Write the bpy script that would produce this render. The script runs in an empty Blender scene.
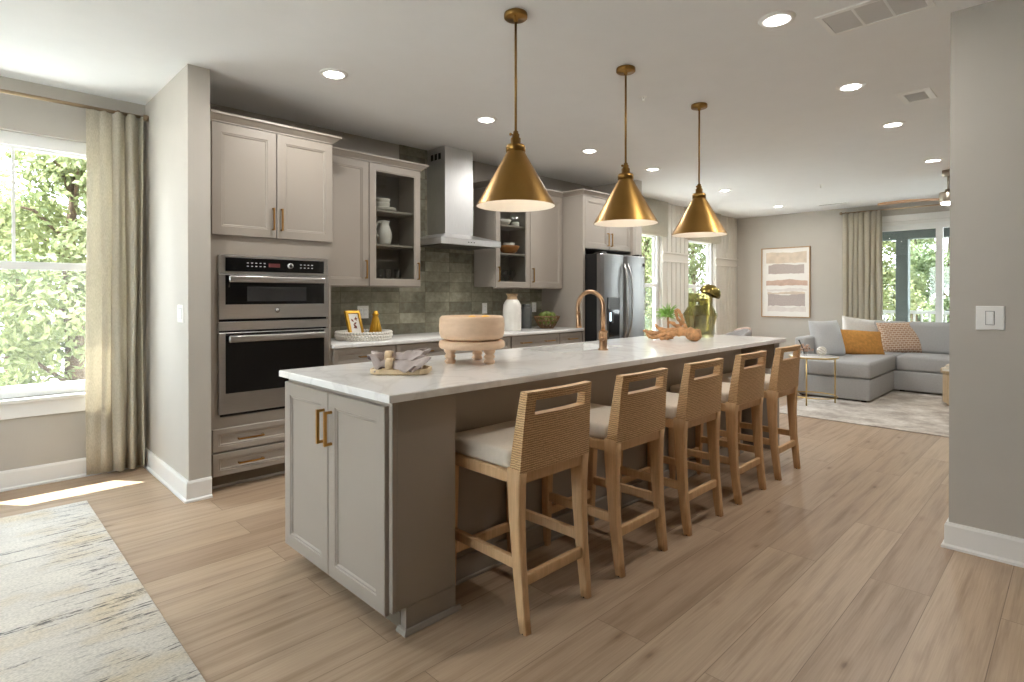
import bpy, bmesh, math, random
from mathutils import Vector, Matrix, noise
from math import pi, sin, cos, radians, sqrt
random.seed(7)
S = bpy.context.scene
COL = S.collection

# ------------------------------------------------------------------ camera
cd = bpy.data.cameras.new('camera')
cam = bpy.data.objects.new('camera', cd)
COL.objects.link(cam)
cam.location = (0, 0, 1.295)
cam.rotation_euler = (pi / 2 - 0.005, 0, radians(45.28 - 90))
cd.sensor_width = 36
cd.lens = 36 * 565.5 / 1024
cd.shift_y = -(341 - 297.9) / 1024
cd.clip_start = 0.05
S.camera = cam

# ------------------------------------------------------------------ sky, sun, exposure
W = bpy.data.worlds.new('world')
S.world = W
W.use_nodes = True
wn = W.node_tree
bg = wn.nodes['Background']
wt = wn.nodes.new('ShaderNodeTexCoord')
wm = wn.nodes.new('ShaderNodeSeparateXYZ')
wr = wn.nodes.new('ShaderNodeValToRGB')
wn.links.new(wt.outputs['Generated'], wm.inputs[0])
wn.links.new(wm.outputs['Z'], wr.inputs[0])
wr.color_ramp.elements[0].color = (0.90, 0.95, 1.0, 1)
wr.color_ramp.elements[1].color = (0.62, 0.78, 1.0, 1)
wn.links.new(wr.outputs[0], bg.inputs['Color'])
bg.inputs['Strength'].default_value = 8.0

sd = bpy.data.lights.new('sun', 'SUN')
sd.energy = 17.0
sd.angle = radians(0.6)
sd.color = (1.0, 0.96, 0.9)
sun = bpy.data.objects.new('sun', sd)
COL.objects.link(sun)
sun.rotation_euler = Vector((0.8, -1.0, -2.6)).to_track_quat('-Z', 'Y').to_euler()
sun.location = (0, 12, 20)

VS = S.view_settings
VS.view_transform = 'Standard'
VS.look = 'None'
VS.exposure = 0.75
VS.gamma = 1.0
VS.use_curve_mapping = False
CY = S.cycles
CY.use_denoising = True
CY.max_bounces = 10
CY.diffuse_bounces = 5
CY.glossy_bounces = 4
CY.transmission_bounces = 8
CY.transparent_max_bounces = 32
CY.caustics_reflective = False
CY.caustics_refractive = False
CY.sample_clamp_indirect = 6.0
CAN_W = 7.0
PENDANT_W = 0.3

# ------------------------------------------------------------------ helpers
MATS = {}


def lin(c):
    return tuple(((x / 12.92) if x <= 0.04045 else ((x + 0.055) / 1.055) ** 2.4) for x in c)


def rgb(r, g, b):
    return lin((r / 255, g / 255, b / 255)) + (1,)


class NT:
    def __init__(s, name):
        s.m = bpy.data.materials.new(name)
        s.m.use_nodes = True
        s.t = s.m.node_tree
        s.b = s.t.nodes['Principled BSDF']
        s.out = s.t.nodes['Material Output']
        MATS[name] = s.m

    def n(s, typ, **kw):
        nd = s.t.nodes.new(typ)
        for k, v in kw.items():
            if k.startswith('i_'):
                nd.inputs[k[2:].replace('_', ' ')].default_value = v
            else:
                setattr(nd, k, v)
        return nd

    def l(s, a, b):
        s.t.links.new(a, b)

    def coord(s, scale=(1, 1, 1), kind='Object', rot=(0, 0, 0)):
        tc = s.n('ShaderNodeTexCoord')
        mp = s.n('ShaderNodeMapping')
        mp.inputs['Scale'].default_value = scale
        mp.inputs['Rotation'].default_value = rot
        s.l(tc.outputs[kind], mp.inputs[0])
        return mp.outputs[0]

    def noise(s, vec, scale=5, detail=3, rough=0.5):
        nd = s.n('ShaderNodeTexNoise')
        nd.inputs['Scale'].default_value = scale
        nd.inputs['Detail'].default_value = detail
        nd.inputs['Roughness'].default_value = rough
        s.l(vec, nd.inputs['Vector'])
        return nd.outputs['Fac']

    def ramp(s, fac, stops, interp='LINEAR'):
        nd = s.n('ShaderNodeValToRGB')
        nd.color_ramp.interpolation = interp
        el = nd.color_ramp.elements
        while len(el) < len(stops):
            el.new(0.5)
        for e, (p, c) in zip(el, stops):
            e.position = p
            e.color = c if len(c) == 4 else tuple(c) + (1,)
        s.l(fac, nd.inputs[0])
        return nd.outputs[0]

    def mix(s, fac, a, b, blend='MIX'):
        nd = s.n('ShaderNodeMix', data_type='RGBA', blend_type=blend)
        for sock, v in ((nd.inputs[0], fac), (nd.inputs[6], a), (nd.inputs[7], b)):
            if isinstance(v, (int, float, tuple)):
                sock.default_value = v
            else:
                s.l(v, sock)
        return nd.outputs[2]

    def math(s, op, a, b=0.0):
        nd = s.n('ShaderNodeMath', operation=op)
        for sock, v in ((nd.inputs[0], a), (nd.inputs[1], b)):
            if isinstance(v, (int, float)):
                sock.default_value = v
            else:
                s.l(v, sock)
        return nd.outputs[0]

    def bump(s, h, strength=0.2, dist=0.01):
        nd = s.n('ShaderNodeBump')
        nd.inputs['Strength'].default_value = strength
        nd.inputs['Distance'].default_value = dist
        s.l(h, nd.inputs['Height'])
        s.l(nd.outputs[0], s.b.inputs['Normal'])

    def base(s, c):
        if isinstance(c, tuple):
            s.b.inputs['Base Color'].default_value = c
        else:
            s.l(c, s.b.inputs['Base Color'])

    def set(s, **kw):
        for k, v in kw.items():
            s.b.inputs[k.replace('_', ' ')].default_value = v


def simple(name, col, rough=0.5, metal=0.0, vary=0.04, scale=6, bump=0.0, bscale=200, stretch=(1, 1, 1), **kw):
    t = NT(name)
    v = t.coord(stretch)
    f = t.noise(v, scale, 4)
    lo = tuple(max(0, c * (1 - vary)) for c in col[:3]) + (1,)
    hi = tuple(min(1, c * (1 + vary)) for c in col[:3]) + (1,)
    t.base(t.ramp(f, [(0.3, lo), (0.7, hi)]))
    t.set(Roughness=rough, Metallic=metal)
    for k, x in kw.items():
        t.b.inputs[k.replace('_', ' ')].default_value = x
    if bump:
        t.bump(t.noise(v, bscale, 2), bump, 0.002)
    return t.m


# paint and plaster
simple('wall_paint', rgb(188, 182, 173), 0.7, bump=0.05, bscale=300, vary=0.015)
simple('ceiling_paint', rgb(238, 239, 240), 0.8, bump=0.05, bscale=300, vary=0.01)
simple('white_trim', rgb(236, 234, 230), 0.4, vary=0.01)
simple('vinyl_white', rgb(240, 240, 238), 0.35, vary=0.01)
simple('cabinet_paint', rgb(160, 151, 141), 0.42, vary=0.015, scale=3)
simple('cabinet_inside', rgb(146, 141, 134), 0.5, vary=0.02)
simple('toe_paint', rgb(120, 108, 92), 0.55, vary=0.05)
simple('panel_paint', rgb(218, 211, 199), 0.6, vary=0.015)
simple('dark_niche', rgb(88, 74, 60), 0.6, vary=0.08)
simple('brass', rgb(178, 134, 72), 0.32, 1.0, vary=0.06, scale=30)
simple('antique_brass', rgb(148, 114, 62), 0.36, 1.0, vary=0.08, scale=10, stretch=(1, 1, 0.2))
simple('copper_brass', rgb(186, 152, 120), 0.3, 1.0, vary=0.04)
simple('bronze_rod', rgb(172, 152, 126), 0.3, 1.0, vary=0.05)
simple('pale_brass', rgb(206, 178, 120), 0.3, 1.0, vary=0.04)
simple('nickel', rgb(180, 172, 160), 0.3, 1.0, vary=0.05)
simple('olive_lid', rgb(150, 134, 74), 0.18, 0.85, vary=0.1, scale=12)
simple('gold', rgb(214, 166, 64), 0.28, 1.0, vary=0.08, scale=20)
simple('gold_paint', rgb(206, 160, 60), 0.35, 0.7, vary=0.1, scale=20)
simple('black_plastic', rgb(22, 22, 23), 0.35, vary=0.02)
simple('black_gloss', rgb(10, 10, 11), 0.06, vary=0.0)
simple('oven_inner', rgb(60, 60, 62), 0.15, vary=0.2, scale=4)
simple('dark_gap', rgb(14, 13, 12), 0.8, vary=0.0)
simple('plate_white', rgb(238, 236, 232), 0.35, vary=0.01)
simple('ceramic_white', rgb(232, 228, 220), 0.3, vary=0.04, scale=12)
simple('ceramic_tan', rgb(178, 150, 116), 0.6, vary=0.12, scale=40)
simple('ceramic_grey', rgb(92, 94, 92), 0.45, vary=0.1, scale=20)
simple('white_beads', rgb(226, 222, 214), 0.6, vary=0.08, scale=60, bump=0.6, bscale=120)
simple('sink_white', rgb(240, 240, 238), 0.2, vary=0.01)
simple('lemon', rgb(240, 182, 40), 0.45, vary=0.06, scale=20, bump=0.2, bscale=150)
simple('green_fruit', rgb(96, 112, 40), 0.45, vary=0.25, scale=14)
simple('dark_wicker', rgb(112, 82, 50), 0.6, vary=0.25, scale=30)
simple('napkin_cloth', rgb(190, 176, 170), 0.9, vary=0.12, scale=25, bump=0.2, bscale=500)
simple('napkin_dark', rgb(104, 88, 84), 0.9, vary=0.12, scale=25, bump=0.2, bscale=500)
simple('sofa_fabric', rgb(180, 180, 180), 0.95, vary=0.05, scale=60, bump=0.25, bscale=500)
simple('pillow_grey', rgb(208, 209, 210), 0.95, vary=0.04, scale=60, bump=0.2, bscale=400)
simple('pillow_white', rgb(236, 233, 228), 0.95, vary=0.05, scale=40, bump=0.5, bscale=140)
simple('pillow_mustard', rgb(210, 152, 80), 0.95, vary=0.14, scale=30, bump=0.6, bscale=90)
simple('cream_fabric', rgb(222, 210, 194), 0.95, vary=0.03, scale=60, bump=0.2, bscale=500)
simple('chair_grey', rgb(150, 143, 138), 0.95, vary=0.04, scale=50, bump=0.2, bscale=400)
simple('matboard', rgb(236, 232, 226), 0.85, vary=0.02)
simple('ink_grey', rgb(184, 171, 165), 0.9, vary=0.12, scale=40, stretch=(1, 6, 1))
simple('ink_tan', rgb(214, 198, 180), 0.9, vary=0.1, scale=12)
simple('ink_rose', rgb(200, 172, 156), 0.9, vary=0.08, scale=14)
simple('ink_pale', rgb(222, 214, 208), 0.9, vary=0.05, scale=14)
simple('dried_pink', rgb(206, 176, 158), 0.9, vary=0.1, scale=30)
simple('reed_dark', rgb(66, 60, 58), 0.8, vary=0.1)
simple('air_plant', rgb(150, 196, 96), 0.5, vary=0.15, scale=20)
simple('driftwood', rgb(190, 142, 96), 0.7, vary=0.38, scale=26, bump=1.0, bscale=70)
simple('marble', rgb(232, 229, 224), 0.2, vary=0.04, scale=8)
simple('book_cover', rgb(222, 210, 190), 0.6, vary=0.05)
simple('book_page', rgb(240, 236, 226), 0.8, vary=0.03)
simple('leaf_print', rgb(120, 60, 40), 0.6, vary=0.3, scale=30)
simple('concrete', rgb(170, 166, 158), 0.9, vary=0.1)
simple('porch_paint', rgb(92, 100, 98), 0.6, vary=0.05)
simple('deck', rgb(150, 138, 122), 0.7, vary=0.1, scale=8)
simple('bark', rgb(96, 78, 62), 0.9, vary=0.3, scale=14)
simple('bounce_ground', rgb(226, 222, 214), 0.95, vary=0.06, scale=4)  # unseen ground, made pale to bounce daylight up onto the ceiling
simple('shade_white', rgb(244, 238, 228), 0.5, vary=0.01)
simple('fan_wood', rgb(186, 138, 92), 0.5, vary=0.12, scale=18, stretch=(1, 8, 1))
simple('grille_grey', rgb(214, 212, 210), 0.6, vary=0.02)
simple('duct_grey', rgb(126, 124, 122), 0.7, vary=0.04)


def emit(name, col, strength):
    t = NT(name)
    t.base(col)
    t.b.inputs['Emission Color'].default_value = col
    t.b.inputs['Emission Strength'].default_value = strength


emit('lamp_lens', (1, 0.95, 0.86, 1), 10)
emit('bulb_glow', (1, 0.86, 0.66, 1), 3)
emit('display_red', (0.10, 0.02, 0.02, 1), 0.1)
emit('display_mark', (0.6, 0.6, 0.6, 1), 0.05)
emit('dispenser_glow', (0.7, 0.85, 1, 1), 1.2)


def wood(name, c1, c2, rough=0.55, stretch=(12, 12, 1.2), scale=3, fine=0.25):
    t = NT(name)
    v = t.coord(stretch)
    f = t.noise(v, scale, 5, 0.6)
    g = t.noise(t.coord((stretch[0] * 6, stretch[1] * 6, stretch[2] * 2)), scale, 3)
    c = t.ramp(f, [(0.3, c1), (0.7, c2)])
    t.base(t.mix(fine, c, t.ramp(g, [(0.35, tuple(x * 0.6 for x in c1[:3])), (0.65, c2)])))
    t.set(Roughness=rough)
    t.bump(g, 0.06, 0.002)


wood('oak_light', rgb(208, 166, 120), rgb(226, 188, 143))
wood('oak_table', rgb(198, 172, 136), rgb(216, 194, 160))
wood('bowl_wood', rgb(216, 182, 150), rgb(234, 204, 174), stretch=(2.5, 2.5, 12), scale=2, fine=0.08)
wood('tray_wood', rgb(212, 184, 146), rgb(230, 206, 168), stretch=(3, 14, 3), scale=4)
wood('frame_oak', rgb(168, 134, 98), rgb(194, 160, 122))
wood('honey_bowl', rgb(176, 112, 54), rgb(206, 142, 78), stretch=(4, 4, 10), scale=4)


def brushed(name, col, axis_stretch, rough=0.3):
    t = NT(name)
    v = t.coord(axis_stretch)
    f = t.noise(v, 8, 3)
    t.base(t.ramp(f, [(0.3, tuple(c * 0.9 for c in col[:3])), (0.7, col)]))
    t.set(Metallic=1.0, Roughness=rough)
    t.bump(f, 0.03, 0.001)


brushed('steel', rgb(196, 194, 192), (2, 2, 60), 0.28)
brushed('steel_vertical', rgb(164, 163, 163), (40, 40, 1.5), 0.36)
brushed('hood_steel', rgb(222, 222, 222), (40, 40, 1.5), 0.42)
brushed('steel_dark', rgb(96, 94, 92), (2, 2, 60), 0.35)

# floor planks, grain along x
t = NT('floor_planks')
vec = t.coord()
bk = t.n('ShaderNodeTexBrick', offset=0.37, offset_frequency=2)
bk.inputs['Color1'].default_value = rgb(186, 163, 138)
bk.inputs['Color2'].default_value = rgb(165, 140, 116)
bk.inputs['Mortar'].default_value = rgb(134, 112, 92)
bk.inputs['Scale'].default_value = 1.0
bk.inputs['Mortar Size'].default_value = 0.0016
bk.inputs['Mortar Smooth'].default_value = 0.2
bk.inputs['Bias'].default_value = 0.0
bk.inputs['Brick Width'].default_value = 1.83
bk.inputs['Row Height'].default_value = 0.2274
t.l(vec, bk.inputs['Vector'])
# every board gets its own grain: shift the noise by the board's tint
sh = t.n('ShaderNodeVectorMath', operation='MULTIPLY_ADD')
t.l(bk.outputs['Color'], sh.inputs[0])
sh.inputs[1].default_value = (37, 53, 91)
t.l(vec, sh.inputs[2])
mp = t.n('ShaderNodeMapping')
mp.inputs['Scale'].default_value = (0.5, 9, 1)
t.l(sh.outputs[0], mp.inputs[0])
g1 = t.noise(mp.outputs[0], 2.2, 6, 0.62)
mp2 = t.n('ShaderNodeMapping')
mp2.inputs['Scale'].default_value = (1.4, 70, 1)
t.l(sh.outputs[0], mp2.inputs[0])
g2 = t.noise(mp2.outputs[0], 2.5, 3, 0.6)
mp3 = t.n('ShaderNodeMapping')
mp3.inputs['Scale'].default_value = (3.0, 8.5, 1)
t.l(sh.outputs[0], mp3.inputs[0])
kn = t.n('ShaderNodeTexVoronoi', feature='F1')
kn.inputs['Scale'].default_value = 0.85
t.l(mp3.outputs[0], kn.inputs['Vector'])
c = t.mix(0.85, bk.outputs['Color'], t.ramp(g1, [(0.3, (0.66, 0.61, 0.55)), (0.5, (1, 1, 1)), (0.72, (1.14, 1.16, 1.18))]), 'MULTIPLY')
c = t.mix(0.5, c, t.ramp(g2, [(0.3, (0.76, 0.72, 0.68)), (0.62, (1.05, 1.05, 1.05))]), 'MULTIPLY')
c = t.mix(0.8, c, t.ramp(kn.outputs['Distance'], [(0.03, (0.38, 0.30, 0.23)), (0.09, (0.84, 0.80, 0.76)), (0.2, (1, 1, 1))]), 'MULTIPLY')
t.base(c)
t.set(Roughness=0.42)
t.bump(bk.outputs['Fac'], -0.25, 0.002)

# glazed tile in stacked bond on the xz plane
t = NT('backsplash_tile')
tc = t.n('ShaderNodeTexCoord')
sp = t.n('ShaderNodeSeparateXYZ')
cb = t.n('ShaderNodeCombineXYZ')
t.l(tc.outputs['Object'], sp.inputs[0])
t.l(sp.outputs['X'], cb.inputs['X'])
t.l(sp.outputs['Z'], cb.inputs['Y'])
bk = t.n('ShaderNodeTexBrick', offset=0.0)
bk.inputs['Color1'].default_value = rgb(162, 158, 144)
bk.inputs['Color2'].default_value = rgb(114, 110, 99)
bk.inputs['Mortar'].default_value = rgb(120, 110, 94)
bk.inputs['Scale'].default_value = 1.0
bk.inputs['Mortar Size'].default_value = 0.002
bk.inputs['Mortar Smooth'].default_value = 0.1
bk.inputs['Brick Width'].default_value = 0.305
bk.inputs['Row Height'].default_value = 0.102
t.l(cb.outputs[0], bk.inputs['Vector'])
sh = t.n('ShaderNodeVectorMath', operation='MULTIPLY_ADD')
t.l(bk.outputs['Color'], sh.inputs[0])
sh.inputs[1].default_value = (60, 80, 40)
t.l(cb.outputs[0], sh.inputs[2])
f1 = t.noise(sh.outputs[0], 9, 5, 0.65)
f2 = t.noise(cb.outputs[0], 26, 4, 0.6)
c = t.mix(0.8, bk.outputs['Color'], t.ramp(f1, [(0.28, (0.66, 0.61, 0.52)), (0.5, (0.95, 0.98, 0.92)), (0.72, (1.35, 1.38, 1.32))]), 'MULTIPLY')
c = t.mix(0.5, c, t.ramp(f2, [(0.3, (0.75, 0.7, 0.6)), (0.65, (1.12, 1.15, 1.12))]), 'MULTIPLY')
t.base(c)
t.set(Roughness=0.24)
hb = t.math('ADD', t.math('MULTIPLY', bk.outputs['Fac'], -1.0), t.math('MULTIPLY', f1, 0.5))
t.bump(hb, 0.25, 0.004)

# quartz with faint veins
t = NT('quartz')
v = t.coord()
wv = t.n('ShaderNodeTexNoise')
wv.inputs['Scale'].default_value = 1.6
wv.inputs['Detail'].default_value = 7
wv.inputs['Distortion'].default_value = 1.6
t.l(v, wv.inputs['Vector'])
vein = t.ramp(wv.outputs['Fac'], [(0.46, rgb(240, 239, 237)), (0.5, rgb(229, 227, 225)), (0.54, rgb(240, 239, 237))])
t.base(vein)
t.set(Roughness=0.16)

# woven rattan
t = NT('rattan_weave')
v = t.coord((1, 1, 1))
wx = t.n('ShaderNodeTexWave', wave_type='BANDS', bands_direction='Z')
wx.inputs['Scale'].default_value = 34
wx.inputs['Distortion'].default_value = 3.0
wx.inputs['Detail'].default_value = 2
wx.inputs['Detail Scale'].default_value = 3
wy = t.n('ShaderNodeTexWave', wave_type='BANDS', bands_direction='X')
wy.inputs['Scale'].default_value = 30
wy.inputs['Distortion'].default_value = 1.0
wy.inputs['Detail Scale'].default_value = 3
t.l(v, wx.inputs['Vector'])
t.l(v, wy.inputs['Vector'])
nz = t.noise(t.coord((4, 4, 70)), 2, 5, 0.7)
wgt = t.math('MULTIPLY', wx.outputs['Fac'], t.math('ADD', t.math('MULTIPLY', wy.outputs['Fac'], 0.5), 0.5))
c = t.ramp(wgt, [(0.0, rgb(168, 128, 86)), (0.3, rgb(216, 176, 128)), (1.0, rgb(234, 202, 158))])
t.base(t.mix(0.6, c, t.ramp(nz, [(0.3, (0.80, 0.75, 0.68)), (0.65, (1.12, 1.12, 1.12))]), 'MULTIPLY'))
t.set(Roughness=0.6)
t.bump(wgt, 0.6, 0.004)

# big streaked rug
t = NT('rug_streaks')
v = t.coord()
sp = t.n('ShaderNodeSeparateXYZ')
t.l(v, sp.inputs[0])
n1 = t.noise(t.coord((0.45, 11, 1)), 1.0, 4, 0.6)
n2 = t.noise(t.coord((22, 90, 1)), 1.0, 3, 0.7)
n3 = t.noise(t.coord((5, 42, 1)), 1.0, 4, 0.6)
n4 = t.noise(t.coord((3, 4, 1)), 1.0, 3)
pile = t.noise(t.coord((90, 140, 1)), 1.0, 2)
l1 = t.ramp(n1, [(0.60, (0, 0, 0)), (0.62, (1, 1, 1)), (0.64, (1, 1, 1)), (0.66, (0, 0, 0))])
l2 = t.ramp(n3, [(0.54, (0, 0, 0)), (0.58, (0.9, 0.9, 0.9)), (0.66, (0.9, 0.9, 0.9)), (0.7, (0, 0, 0))])
edge = t.ramp(sp.outputs['X'], [(0.25, (0.12, 0.12, 0.12)), (0.48, (1, 1, 1))])
l2 = t.mix(1.0, l2, edge, 'MULTIPLY')
brk = t.ramp(n2, [(0.42, (0, 0, 0)), (0.56, (1, 1, 1))])
ink = t.mix(1.0, t.mix(1.0, l1, l2, 'ADD'), brk, 'MULTIPLY')
c = t.ramp(n4, [(0.35, rgb(222, 216, 204)), (0.5, rgb(214, 208, 198)), (0.68, rgb(212, 198, 172))])
c = t.mix(0.6, c, t.ramp(pile, [(0.35, (0.70, 0.69, 0.68)), (0.6, (1.08, 1.08, 1.08))]), 'MULTIPLY')
t.base(t.mix(ink, c, rgb(98, 94, 92)))
t.set(Roughness=0.95)
t.bump(pile, 0.4, 0.004)

t = NT('rug_faded')
v = t.coord()
n1 = t.noise(v, 3.2, 6, 0.7)
n2 = t.noise(v, 40, 3)
c = t.ramp(n1, [(0.36, rgb(222, 216, 208)), (0.5, rgb(198, 189, 178)), (0.62, rgb(168, 157, 147))])
t.base(t.mix(0.3, c, t.ramp(n2, [(0.35, (0.8, 0.8, 0.8)), (0.65, (1.05, 1.05, 1.05))]), 'MULTIPLY'))
t.set(Roughness=0.95)

# patterned pillow
t = NT('pillow_pattern')
v = t.coord((1, 1, 1), rot=(pi / 2, 0, 0))
bk = t.n('ShaderNodeTexBrick', offset=0.5)
bk.inputs['Color1'].default_value = rgb(196, 160, 132)
bk.inputs['Color2'].default_value = rgb(186, 148, 122)
bk.inputs['Mortar'].default_value = rgb(232, 216, 198)
bk.inputs['Scale'].default_value = 1.0
bk.inputs['Mortar Size'].default_value = 0.004
bk.inputs['Brick Width'].default_value = 0.05
bk.inputs['Row Height'].default_value = 0.03
t.l(v, bk.inputs['Vector'])
t.base(bk.outputs['Color'])
t.set(Roughness=0.9)

# linen curtain, lets some daylight through
t = NT('linen')
v = t.coord((1, 1, 1))
f = t.noise(t.coord((240, 240, 60)), 1.0, 2)
c = t.ramp(f, [(0.3, rgb(203, 196, 179)), (0.7, rgb(225, 218, 203))])
t.base(c)
t.set(Roughness=0.9)
tr = t.n('ShaderNodeBsdfTranslucent')
t.l(c, tr.inputs['Color'])
mx = t.n('ShaderNodeMixShader')
mx.inputs[0].default_value = 0.5
t.l(t.b.outputs[0], mx.inputs[1])
t.l(tr.outputs[0], mx.inputs[2])
t.l(mx.outputs[0], t.out.inputs[0])


def pane(name, tint, gloss=0.06, rough=0.0):
    t = NT(name)
    a = t.n('ShaderNodeBsdfTransparent')
    a.inputs[0].default_value = tint
    g = t.n('ShaderNodeBsdfGlossy')
    g.inputs['Roughness'].default_value = rough
    lw = t.n('ShaderNodeLayerWeight')
    lw.inputs['Blend'].default_value = 0.5
    refl = t.math('ADD', t.math('MULTIPLY', t.math('POWER', lw.outputs['Facing'], 5.0), 0.6), gloss * 0.5)
    mx = t.n('ShaderNodeMixShader')
    t.l(refl, mx.inputs[0])
    t.l(a.outputs[0], mx.inputs[1])
    t.l(g.outputs[0], mx.inputs[2])
    t.l(mx.outputs[0], t.out.inputs[0])
    return t.m


pane('window_glass', (0.96, 0.98, 0.97, 1))
pane('cabinet_glass', (0.86, 0.87, 0.86, 1))
pane('clear_glass', (0.86, 0.87, 0.88, 1), gloss=0.3)
pane('olive_glass', (0.76, 0.735, 0.58, 1), gloss=0.16, rough=0.03)
# insect screen: fine grey threads with gaps between them
t = NT('screen_mesh')
a_ = t.n('ShaderNodeBsdfTransparent')
d_ = t.n('ShaderNodeBsdfTranslucent')
d_.inputs[0].default_value = (0.5, 0.51, 0.5, 1)
mx = t.n('ShaderNodeMixShader')
mx.inputs[0].default_value = 0.02
t.l(a_.outputs[0], mx.inputs[1])
t.l(d_.outputs[0], mx.inputs[2])
t.l(mx.outputs[0], t.out.inputs[0])


def leafmat(name, c1, c2, c3):
    t = NT(name)
    v = t.coord()
    f = t.noise(v, 1.3, 4)
    c = t.ramp(f, [(0.3, c1), (0.5, c2), (0.7, c3)])
    t.base(c)
    t.set(Roughness=0.5)
    tr = t.n('ShaderNodeBsdfTranslucent')
    t.l(c, tr.inputs['Color'])
    mx = t.n('ShaderNodeMixShader')
    mx.inputs[0].default_value = 0.45
    t.l(t.b.outputs[0], mx.inputs[1])
    t.l(tr.outputs[0], mx.inputs[2])
    t.l(mx.outputs[0], t.out.inputs[0])


leafmat('leaf_green', rgb(74, 88, 58), rgb(104, 118, 78), rgb(136, 146, 104))
leafmat('leaf_yellow', rgb(98, 108, 66), rgb(128, 134, 88), rgb(156, 158, 116))


# ---- mesh builder: one bmesh, world coordinates, several material slots
class MB:
    def __init__(s, *mats):
        s.bm = bmesh.new()
        s.mats = list(mats)
        s.M = Matrix.Identity(4)

    def mi(s, m):
        if m is None:
            return 0
        if m not in s.mats:
            s.mats.append(m)
        return s.mats.index(m)

    def faces(s, verts, faces, mat=None, smooth=False):
        vs = [s.bm.verts.new(s.M @ Vector(v)) for v in verts]
        k = s.mi(mat)
        out = []
        for f in faces:
            try:
                q = s.bm.faces.new([vs[i] for i in f])
            except ValueError:
                continue
            q.material_index = k
            q.smooth = smooth
            out.append(q)
        return out

    def box(s, x0, x1, y0, y1, z0, z1, r=0.0, seg=1, mat=None):
        if x0 > x1: x0, x1 = x1, x0
        if y0 > y1: y0, y1 = y1, y0
        if z0 > z1: z0, z1 = z1, z0
        r = min(r, 0.45 * min(x1 - x0, y1 - y0, z1 - z0))
        if r <= 0:
            vs = [(x, y, z) for x in (x0, x1) for y in (y0, y1) for z in (z0, z1)]
            s.faces(vs, [(0, 1, 3, 2), (4, 6, 7, 5), (0, 4, 5, 1), (2, 3, 7, 6), (0, 2, 6, 4), (1, 5, 7, 3)], mat)
            return s
        tb = bmesh.new()
        bmesh.ops.create_cube(tb, size=1)
        for v in tb.verts:
            v.co = Vector(((x0 + x1) / 2 + v.co.x * (x1 - x0), (y0 + y1) / 2 + v.co.y * (y1 - y0), (z0 + z1) / 2 + v.co.z * (z1 - z0)))
        bmesh.ops.bevel(tb, geom=tb.edges[:], offset=r, segments=seg, profile=0.5, affect='EDGES')
        s.take(tb, mat, seg > 1)
        return s

    def take(s, tb, mat=None, smooth=False):
        tb.verts.index_update()
        s.faces([v.co.copy() for v in tb.verts], [[v.index for v in f.verts] for f in tb.faces], mat, smooth)
        tb.free()

    def loft(s, rings, mat=None, smooth=True, closed=True, caps=True):
        n = len(rings[0])
        vs = [p for r in rings for p in r]
        fs = []
        m = n if closed else n - 1
        for i in range(len(rings) - 1):
            for j in range(m):
                fs.append((i * n + j, i * n + (j + 1) % n, (i + 1) * n + (j + 1) % n, (i + 1) * n + j))
        if caps and closed:
            fs.append(tuple(range(n - 1, -1, -1)))
            fs.append(tuple((len(rings) - 1) * n + j for j in range(n)))
        s.faces(vs, fs, mat, smooth)
        return s

    def lathe(s, prof, c=(0, 0, 0), n=24, mat=None, smooth=True, caps=False, lobes=0, amp=0.0):
        rings = []
        for r, z in prof:
            ring = []
            for k in range(n):
                a = 2 * pi * k / n
                q = r * (1 + (amp * cos(lobes * a) if lobes else 0))
                ring.append((c[0] + q * cos(a), c[1] + q * sin(a), c[2] + z))
            rings.append(ring)
        s.loft(rings, mat, smooth, True, caps)
        return s

    def cyl(s, a, b, r0, r1=None, n=16, mat=None, smooth=True):
        return s.tube([a, b], [r0, r0 if r1 is None else r1], n, mat, smooth)

    def tube(s, pts, rad, n=10, mat=None, smooth=True, caps=True):
        P = [Vector(p) for p in pts]
        if not isinstance(rad, (list, tuple)):
            rad = [rad] * len(P)
        T = []
        for i in range(len(P)):
            d = (P[min(i + 1, len(P) - 1)] - P[max(i - 1, 0)])
            T.append(d.normalized() if d.length > 1e-9 else Vector((0, 0, 1)))
        u = Vector((0, 0, 1)) if abs(T[0].z) < 0.9 else Vector((1, 0, 0))
        u = (u - T[0] * u.dot(T[0])).normalized()
        rings = []
        for p, tt, r in zip(P, T, rad):
            u = u - tt * u.dot(tt)
            if u.length < 1e-6:
                u = tt.orthogonal()
            u.normalize()
            w = tt.cross(u)
            rings.append([tuple(p + (u * cos(2 * pi * k / n) + w * sin(2 * pi * k / n)) * r) for k in range(n)])
        s.loft(rings, mat, smooth, True, caps)
        return s

    def ball(s, c, r, n=12, m=8, mat=None, sc=(1, 1, 1), disp=0.0, seed=0):
        rings = []
        for i in range(1, m):
            th = pi * i / m
            ring = []
            for k in range(n):
                a = 2 * pi * k / n
                d = Vector((sin(th) * cos(a), sin(th) * sin(a), cos(th)))
                q = r * (1 + (disp * noise.noise(d * 1.7 + Vector((seed, 0, 0))) if disp else 0))
                ring.append((c[0] + d.x * q * sc[0], c[1] + d.y * q * sc[1], c[2] + d.z * q * sc[2]))
            rings.append(ring)
        s.loft(rings, mat, True, True, True)
        return s

    def prism(s, poly, z0, z1, mat=None):
        n = len(poly)
        vs = [(p[0], p[1], z0) for p in poly] + [(p[0], p[1], z1) for p in poly]
        fs = [tuple(range(n - 1, -1, -1)), tuple(range(n, 2 * n))] + [(i, (i + 1) % n, n + (i + 1) % n, n + i) for i in range(n)]
        s.faces(vs, fs, mat)
        return s

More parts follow.
